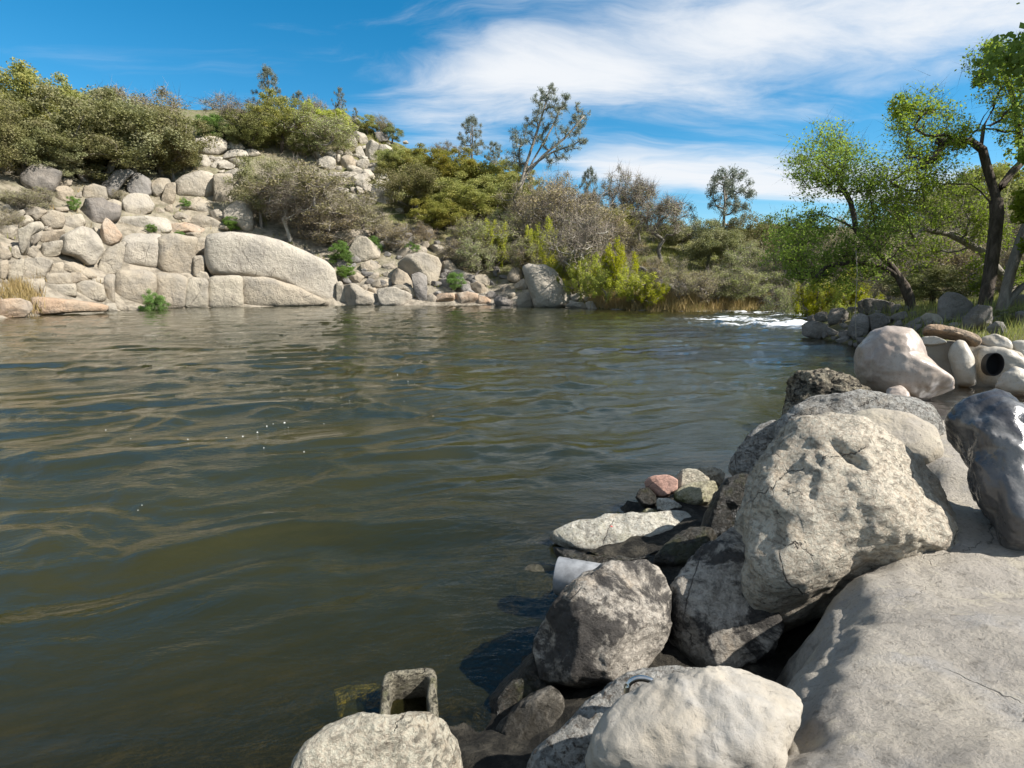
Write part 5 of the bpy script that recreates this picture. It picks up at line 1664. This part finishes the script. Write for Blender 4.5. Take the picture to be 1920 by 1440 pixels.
hero('cottonwood_tree', 'big upright cottonwood with a rough dark trunk forking high beside the bath wall',
     [[(1836, 628), (1846, 575), (1856, 520), (1864, 460), (1870, 405), (1868, 372), (1885, 335), (1920, 300), (1965, 268)],
      [(1868, 372), (1850, 310), (1840, 272), (1815, 262), (1785, 268), (1755, 264), (1728, 276)], [(1840, 272), (1845, 235), (1862, 205), (1880, 170)], [(1870, 395), (1840, 360), (1820, 345)],
      [(1920, 300), (1910, 240), (1900, 180), (1880, 130)]],
     [(1698, 238, 36), (1735, 212, 36), (1770, 236, 38), (1720, 275, 32), (1690, 325, 46), (1722, 352, 44), (1692, 205, 22), (1800, 258, 28), (1760, 292, 32), (1850, 108, 26), (1882, 128, 32),
      (1905, 160, 42), (1890, 205, 32), (1912, 245, 28), (1925, 108, 28), (1945, 180, 46), (1985, 230, 60), (1990, 120, 50), (1838, 150, 12), (1862, 96, 14), (1750, 330, 34), (1990, 320, 50)],
     17.0, L_cotton, B_dark, rng, 33, .060, sub=30, r0=.18, tip=.005, lspread=1.38, crad=(.28, .55), ntwig=11, power=.62, twigm=B_dark, spread_d=1.6)
rng = np.random.RandomState(8)
hero('cottonwood_tree', 'yellow-green cottonwood filling the space behind the two trunks, lit leaves hanging',
     [[(1880, 612), (1884, 560), (1900, 490), (1912, 440), (1922, 400)], [(1890, 530), (1840, 470), (1780, 440), (1730, 430)]],
     [(1740, 415, 44), (1785, 400, 40), (1702, 430, 44), (1750, 368, 40), (1800, 350, 30), (1830, 385, 34), (1852, 405, 28), (1780, 450, 44), (1835, 440, 26), (1700, 480, 36), (1740, 480, 34),
      (1835, 500, 26), (1660, 385, 36), (1690, 400, 34), (1645, 430, 34), (1620, 400, 30), (1690, 370, 30), (1890, 440, 34), (1840, 540, 20), (1910, 520, 30)],
     20.5, L_cotton2, B_grey, rng, 22, .072, sub=26, r0=.15, tip=.005, lspread=1.15, crad=(.28, .55), ntwig=11, power=.6, twigm=B_grey, spread_d=1.6)
rng = np.random.RandomState(9)
hero('cottonwood_tree', 'forked grey trunk leaning right behind the upright cottonwood',
     [[(1872, 615), (1880, 575), (1905, 545), (1945, 520)], [(1880, 575), (1892, 520), (1915, 450), (1940, 380)]],
     [(1960, 500, 40), (1950, 360, 50), (1985, 420, 60), (2030, 350, 80), (2080, 300, 90), (2040, 440, 70), (2120, 400, 90)],
     15.5, L_cotton2, B_grey, rng, 240, .11, sub=9, r0=.16, tip=.010, ntwig=14, twigm=B_grey, spread_d=1.4)
# neighbours further along the bank whose shade falls on the boulders
rng = np.random.RandomState(10)
hero('cottonwood_tree', 'leafy cottonwood further along the shaded bank', [[(2120, 640), (2110, 520), (2080, 380)]],
     [(2040, 200, 130), (2150, 150, 150), (2080, 330, 130), (2200, 300, 150), (2000, 80, 120), (2100, 0, 150)], 12.5, L_cotton2, B_dark, rng, 260, .13, sub=14, r0=.24, tip=.012, ntwig=8, spread_d=2.2)

rng = np.random.RandomState(12)
hero('cottonwood_tree', 'tall broad cottonwood shading the boulder bank from the right', [[(2520, 660), (2510, 480), (2490, 300)]],
     [(2420, 60, 150), (2520, 20, 160), (2620, 80, 160), (2480, 200, 150), (2580, 220, 150), (2380, 170, 130), (2680, 180, 150), (2440, -90, 140), (2560, -110, 140)],
     13.0, L_cotton2, B_dark, rng, 260, .14, sub=15, r0=.26, tip=.012, ntwig=6, spread_d=2.4)

# ------------------------------------------------------------------ grasses
def blades(pts, n, h, spread, width, rng):
    P_ = np.repeat(pts, n, axis=0)
    m = len(P_)
    b = P_ + np.c_[rng.normal(size=(m, 2)) * spread, np.zeros(m)]
    a = rng.uniform(0, 2 * pi, m)
    dirx = np.c_[np.cos(a), np.sin(a), np.zeros(m)]
    H = (h * rng.uniform(.5, 1.25, m))[:, None]
    tip = b + np.array([0, 0, 1.0]) * H + np.c_[rng.normal(size=(m, 2)), np.zeros(m)] * H * .28
    V = np.stack([b - dirx * width - [0, 0, .05], b + dirx * width - [0, 0, .05], tip], axis=1)
    return V.reshape(-1, 3), np.arange(m * 3).reshape(-1, 3)


def scatter_px(n, x0, x1, y0, y1, rng):
    out = []
    for _ in range(n):
        p_, t = hit_ground(rng.uniform(x0, x1), rng.uniform(y0, y1))
        out.append(p_)
    out = np.array(out)
    out[:, 2] = ground_z(out[:, :2])
    return out


rng = np.random.RandomState(21)
XY = np.c_[rng.uniform(-60, 45, 60000), rng.uniform(18, 110, 60000)]
s_, i_ = shore_dist(XY)
ok = (s_ > .2) & (s_ < 48) & (i_ < NF)
XY = XY[ok]
s_ = s_[ok]
pat_ = fbm(np.c_[XY / 7.0, np.zeros(len(XY))], 3)
hill = np.c_[XY, ground_z(XY)]
right_side = XY[:, 0] > 4
gsel = (pat_ > .02) | (right_side & (s_ > 3.5) & (pat_ > -.25))
dsel = ~gsel & ((pat_ < -.02) | (s_ < 3))
rocky_ = (960 + F * cP * XY[:, 0] / np.maximum(XY[:, 1], 1) < 1000) & (s_ < 20) & (rng.uniform(size=len(XY)) > .12)
gsel &= ~rocky_
dsel &= s_ < 20
dsel &= ~rocky_
g_ = hill[gsel][:14000]
d_ = hill[dsel][:11000]
v, f = blades(g_, 7, .32, .18, .028, rng)
tag(obj('green_grass', mesh_np('green_grass', v, f, L_grass, False)), 'thin green spring grass growing over the far hillside', 'grass', kind='stuff')
dry = scatter_px(420, 1112, 1470, 556, 588, rng)
left = scatter_px(60, 0, 60, 535, 596, rng)
v1, f1 = blades(d_, 6, .36, .2, .028, rng)
v2, f2 = blades(np.vstack([dry, left]), 26, .62, .28, .022, rng)
tag(obj('dry_grass', mesh_np('dry_grass', np.vstack([v1, v2]), np.vstack([f1, f2 + len(v1)]), L_dry, False)), 'dry straw-coloured grass along the far bank and between the boulders', 'grass', kind='stuff')
XY = np.c_[rng.uniform(6, 40, 9000), rng.uniform(8, 40, 9000)]
s_, i_ = shore_dist(XY)
XY = XY[(s_ > 1.0) & (i_ >= NF) & (i_ < NF + NR + 1)][:5000]
v, f = blades(np.c_[XY, ground_z(XY)], 7, .3, .15, .012, rng)
tag(obj('bank_grass', mesh_np('bank_grass', v, f, L_grass, False)), 'short grass and weeds growing in the shade under the cottonwoods', 'grass', kind='stuff')

# ------------------------------------------------------------------ made things and small details
def simple(name, color, rough=.5, spec=.4, metal=0.0, nscale=30, var=.35, bump=.3, bd=.005):
    m, n, out = new_mat(name)
    pos = n.node('ShaderNodeNewGeometry').outputs['Position']
    a = n.noise(pos, nscale, 6, .65)
    col = n.mix(n.ramp(a, .35, .7, 0, var), color, tuple(c * .35 for c in color))
    principled(n, out, col, rough, n.bump(a, bump, bd), spec, 0.0, metal)
    return m


M_pvc = simple('pvc_grey', (.25, .255, .26), .5, .4, 0, 14, .7, .08)
M_black = simple('hole_black', (.012, .012, .012), .8)
M_steel = simple('steel', (.62, .60, .56), .22, .5, 1.0, 40, .3, .15)
M_redp = simple('red_plastic', (.55, .03, .025), .5)
M_white_b = simple('white_scrap', (.55, .58, .66), .5)
M_rope = simple('rope', (.30, .26, .20), .9)
M_foam = simple('foam', (.55, .55, .52), .7, .2, 0, 60, .2, .4)
M_stick = simple('stick', (.035, .028, .022), .6)


def grid_tube(rings, closed=True):
    """rings: (k, m, 3) -> verts, quads"""
    rings = np.asarray(rings, float)
    k, m = rings.shape[:2]
    i, j = np.meshgrid(np.arange(k - 1), np.arange(m), indexing='ij')
    j2 = (j + 1) % m
    return rings.reshape(-1, 3), np.c_[(i * m + j).ravel(), (i * m + j2).ravel(), ((i + 1) * m + j2).ravel(), ((i + 1) * m + j).ravel()]


def frame(ax):
    ax = np.asarray(ax, float)
    ax = ax / np.linalg.norm(ax)
    u = np.cross(ax, [0, 0, 1.0])
    u /= np.linalg.norm(u)
    return ax, u, np.cross(u, ax)


ang = np.linspace(0, 2 * pi, 48, endpoint=False)
# grey plastic outlet pipe
mouth = at(1044, 1078, 2.92)
ax, u, vv = frame((.93, -.30, -.02))
circ = np.cos(ang)[:, None] * u + np.sin(ang)[:, None] * vv
prof = [(.0, .086), (.0, .092), (.004, .094), (.5, .094), (.5, .084), (.02, .084), (.0, .086)]
V, fq = grid_tube([ax * a * 1.0 + circ * r for a, r in prof])
pipe = bpy.data.objects.new('outlet_pipe', None)
pipe.location = mouth
COL.objects.link(pipe)
tag(pipe, 'grey plastic outlet pipe poking from the rocks over the river', 'pipe')
obj('tube', mesh_np('pipe_tube', V, fq, M_pvc), parent=pipe)
for a, th in ((.07, 1.9), (.15, 2.0), (.24, 2.3)):
    dirn = np.cos(th) * u + np.sin(th) * vv
    c = ax * a + dirn * .0942
    e1, e2 = ax, np.cross(dirn, ax)
    Vb, fb = grid_tube([c + (np.cos(ang[::4])[:, None] * e1 + np.sin(ang[::4])[:, None] * e2) * r + dirn * h for r, h in ((.008, -.004), (.008, .003), (.005, .005), (.0005, .005))])
    obj('screw', mesh_np('pipe_screw', Vb, fb, M_black), parent=pipe)

# hollow concrete block standing in the shallows
M_block = near_granite('concrete_block', (.26, .235, .175), (.19, .17, .12), .5, moss=.55, stain=.4, stain_lo=.56, bump=1.1, scale=1.6, wet_z=-.02)


def rrect(wd, dp, r, z, k=6):
    out = []
    for cx_, cy_, a0 in ((wd - r, dp - r, 0), (-wd + r, dp - r, pi / 2), (-wd + r, -dp + r, pi), (wd - r, -dp + r, 3 * pi / 2)):
        for t in np.linspace(0, pi / 2, k):
            out.append((cx_ + r * cos(a0 + t), cy_ + r * sin(a0 + t), z))
    return np.array(out)


def sub_ring(r, m):
    r2 = np.vstack([r, r[:1]])
    L = np.r_[0, np.cumsum(np.linalg.norm(np.diff(r2, axis=0), axis=1))]
    q = np.linspace(0, L[-1], m, endpoint=False)
    return np.c_[[np.interp(q, L, r2[:, k]) for k in range(3)]].T


rg = []
for wd, dp, r, z in [(.109, .15, .025, -.55), (.110, .15, .025, -.3), (.112, .15, .026, -.1), (.112, .15, .026, -.03), (.109, .147, .024, -.008), (.101, .139, .02, 0), (.088, .126, .018, .001), (.078, .116, .016, -.004),
                     (.073, .111, .015, -.02), (.072, .110, .015, -.1), (.070, .108, .015, -.35), (.069, .107, .015, -.55)]:
    for t in np.linspace(0, 1, 1):
        rg.append(sub_ring(rrect(wd, dp, r, z), 160))
V, fq = grid_tube(rg)
V = V + .010 * np.c_[fbm(V / .09, 4), fbm(V / .09 + 7, 4), fbm(V / .07 + 3, 4)] * np.clip((V[:, 2:3] + .6) * 3, 0, 1)
bl = on_z(768, 1308, .10)
blk = obj('concrete_block', mesh_np('concrete_block', V, fq, M_block), (bl[0], bl[1] - .02, .10))
blk.rotation_euler = (radians(15), radians(2), radians(9))
tag(blk, 'hollow mossy concrete block standing open end up in the shallows', 'concrete block')

# bright steel ring bolt in the mortar
rc_ = at(1208, 1300, 1.52)
azr = math.atan2(rc_[0], rc_[1])
rt = np.array([cos(azr), -sin(azr), 0])
t = np.linspace(-.35, pi + .35, 40)
path = [rc_ + rt * .047 * cos(a) + np.array([-.1 * rt[1], .25, .93]) * .040 * sin(a) for a in t]
V, fq = tubes_np([(path, np.full(40, .0085))], 14)
loc = np.array([rc_[0], rc_[1], V[:, 2].min()])
tag(obj('ring_bolt', mesh_np('ring_bolt', V - loc, fq, M_steel), loc), 'bright bent steel ring set behind the rounded buff rock', 'ring')

# red scrap on the flat slab
sl = at(1146, 990, 3.66)
V = np.array([[-.012, -.006, 0], [.014, -.012, .004], [.02, .002, .012], [.004, .004, .02], [-.008, .016, .016], [-.016, .006, .008]])
V2 = np.vstack([V, V + [.001, .001, .004]])
fs = [[0, 1, 2, 3], [0, 3, 4, 5], [9, 8, 7, 6], [11, 10, 9, 6], [0, 6, 7, 1], [1, 7, 8, 2], [2, 8, 9, 3], [3, 9, 10, 4], [4, 10, 11, 5], [5, 11, 6, 0]]
V2 = V2 * .6
red = obj('plastic_scrap', mesh_np('plastic_scrap', V2, np.array(fs), M_redp, False), sl)
tag(red, 'tiny red plastic scrap lying on the flat pointed slab', 'litter')

# rope hanging from the cottonwood
p0, p1 = at(1606, 470, 16.4), at(1604, 634, 15.9)
k = np.linspace(0, 1, 60)
path = p0 + (p1 - p0) * k[:, None] + np.c_[.03 * np.sin(k * 7), .03 * np.cos(k * 5), np.zeros(60)]
V, fq = tubes_np([(path, .009 + .004 * (np.sin(k * 90) > .9))], 6)
loc = np.array([p1[0], p1[1], V[:, 2].min()])
tag(obj('rope', mesh_np('rope', V - loc, fq, M_rope), loc), 'thin frayed rope hanging from the cottonwood over the river rocks', 'rope')

# drift stick in the dark gap
a_, b_ = at(900, 1385, 2.2), at(955, 1338, 2.3)
path = [a_ + (b_ - a_) * q + np.array([0, 0, .006 * sin(q * 6)]) for q in np.linspace(0, 1, 9)]
V, fq = tubes_np([(path, np.linspace(.004, .007, 9))], 7)
loc = np.array([a_[0], a_[1], V[:, 2].min()])
tag(obj('stick', mesh_np('stick', V - loc, fq, M_stick), loc), 'thin black stick caught in the dark gap between the rocks', 'stick')

# round drain through the wall block
hc = np.array(at(1862, 683, 6.52))
azh = math.atan2(hc[0], hc[1])
nz = np.array([-sin(azh - .25), -cos(azh - .25), .12])
nz /= np.linalg.norm(nz)
ax, u, vv = frame(nz)
circ = np.cos(ang)[:, None] * u * .80 + np.sin(ang)[:, None] * vv * 1.28
pr = [(-.12, .106), (.07, .106), (.078, .104), (.078, .099), (.07, .097), (-.10, .095), (-.11, .05), (-.11, .001)]
V, fq = grid_tube([hc + ax * a + circ * r for a, r in pr])
dr = obj('drain_pipe', mesh_np('drain_pipe', V - np.array(holeb.location), fq[:, ::-1], M_black), (0, 0, 0), holeb)

# the bath water
pp = np.array([on_z(x, y, .50)[:2] for x, y in ((1640, 765), (1690, 800), (1750, 850), (1850, 900), (2000, 920), (2080, 780), (2020, 722), (1900, 716), (1780, 716), (1690, 722))])
cpt = pp.mean(axis=0)
rings = [np.c_[cpt + (sub_ring(np.c_[pp, np.zeros(len(pp))], 64)[:, :2] - cpt) * s, np.full(64, .50)] for s in np.linspace(.02, 1, 14)]
V, fq = grid_tube(rings)
V[:, 2] += .004 * fbm(np.c_[V[:, :2] * 5, np.zeros(len(V))], 3)
tag(obj('bath_water', mesh_np('bath_water', V, fq, M_pool)), kind='structure')
rings = [np.c_[cpt + (sub_ring(np.c_[pp, np.zeros(len(pp))], 64)[:, :2] - cpt) * s, np.full(64, z)] for s, z in ((.02, .30), (.5, .29), (.8, .32), (.98, .44), (1.06, .52))]
V, fq = grid_tube(rings)
V[:, 2] += .03 * fbm(np.c_[V[:, :2] * 3, np.zeros(len(V))], 4)
M_crust = mortar('mineral_crust', (.33, .20, .09), (.25, .19, .12), .4, .1)
tag(obj('bath_floor', mesh_np('bath_floor', V, fq, M_crust)), kind='structure')

# foam flecks drifting on the river
rng = np.random.RandomState(33)
fl = [(533, 791, 10), (512, 793, 5), (500, 797, 6), (482, 806, 7), (424, 818, 8), (455, 816, 5), (352, 823, 5), (540, 797, 4), (570, 847, 5), (495, 845, 4), (607, 790, 4), (620, 764, 4), (655, 748, 3),
      (745, 700, 4), (735, 712, 4), (752, 690, 4), (720, 690, 3), (765, 715, 3), (258, 952, 4), (266, 946, 4), (550, 760, 4), (245, 822, 3), (198, 804, 3)]
for _ in range(12):
    fl.append((rng.normal(780, 150), rng.normal(690, 30), rng.uniform(1.0, 2.2)))
Vs, Fs, o_ = [], [], 0


def river_z(x, y):
    k = ((RIV[:, 0] - x) ** 2 + (RIV[:, 1] - y) ** 2).argmin()
    return float(RIV[k, 2])


for x, y, wpx in fl:
    c = on_z(x, y, .0)
    dd = (c - CAM)[1]
    if shore_dist(c[None, :2])[0][0] > -.3:
        continue
    r = wpx / F * dd * .2
    a = np.linspace(0, 2 * pi, 9, endpoint=False)
    jit = rng.uniform(.7, 1.2, 9)
    zz_ = .03
    zz_ = river_z(c[0], c[1])
    ring1 = np.c_[c[0] + np.cos(a) * r * jit, c[1] + np.sin(a) * r * jit * 1.3, np.full(9, zz_ - .004)]
    ring2 = np.c_[c[0] + np.cos(a) * r * jit * .8, c[1] + np.sin(a) * r * jit, np.full(9, zz_ + .004)]
    ring3 = np.c_[c[0] + np.cos(a) * r * .05, c[1] + np.sin(a) * r * .05, np.full(9, zz_ + .006)]
    v_, f_ = grid_tube([ring1, ring2, ring3])
    Vs.append(v_)
    Fs.append(f_ + o_)
    o_ += len(v_)
tag(obj('foam_flecks', mesh_np('foam_flecks', np.vstack(Vs), np.vstack(Fs), M_foam)), 'small white foam flecks drifting on the river', 'foam', kind='stuff')
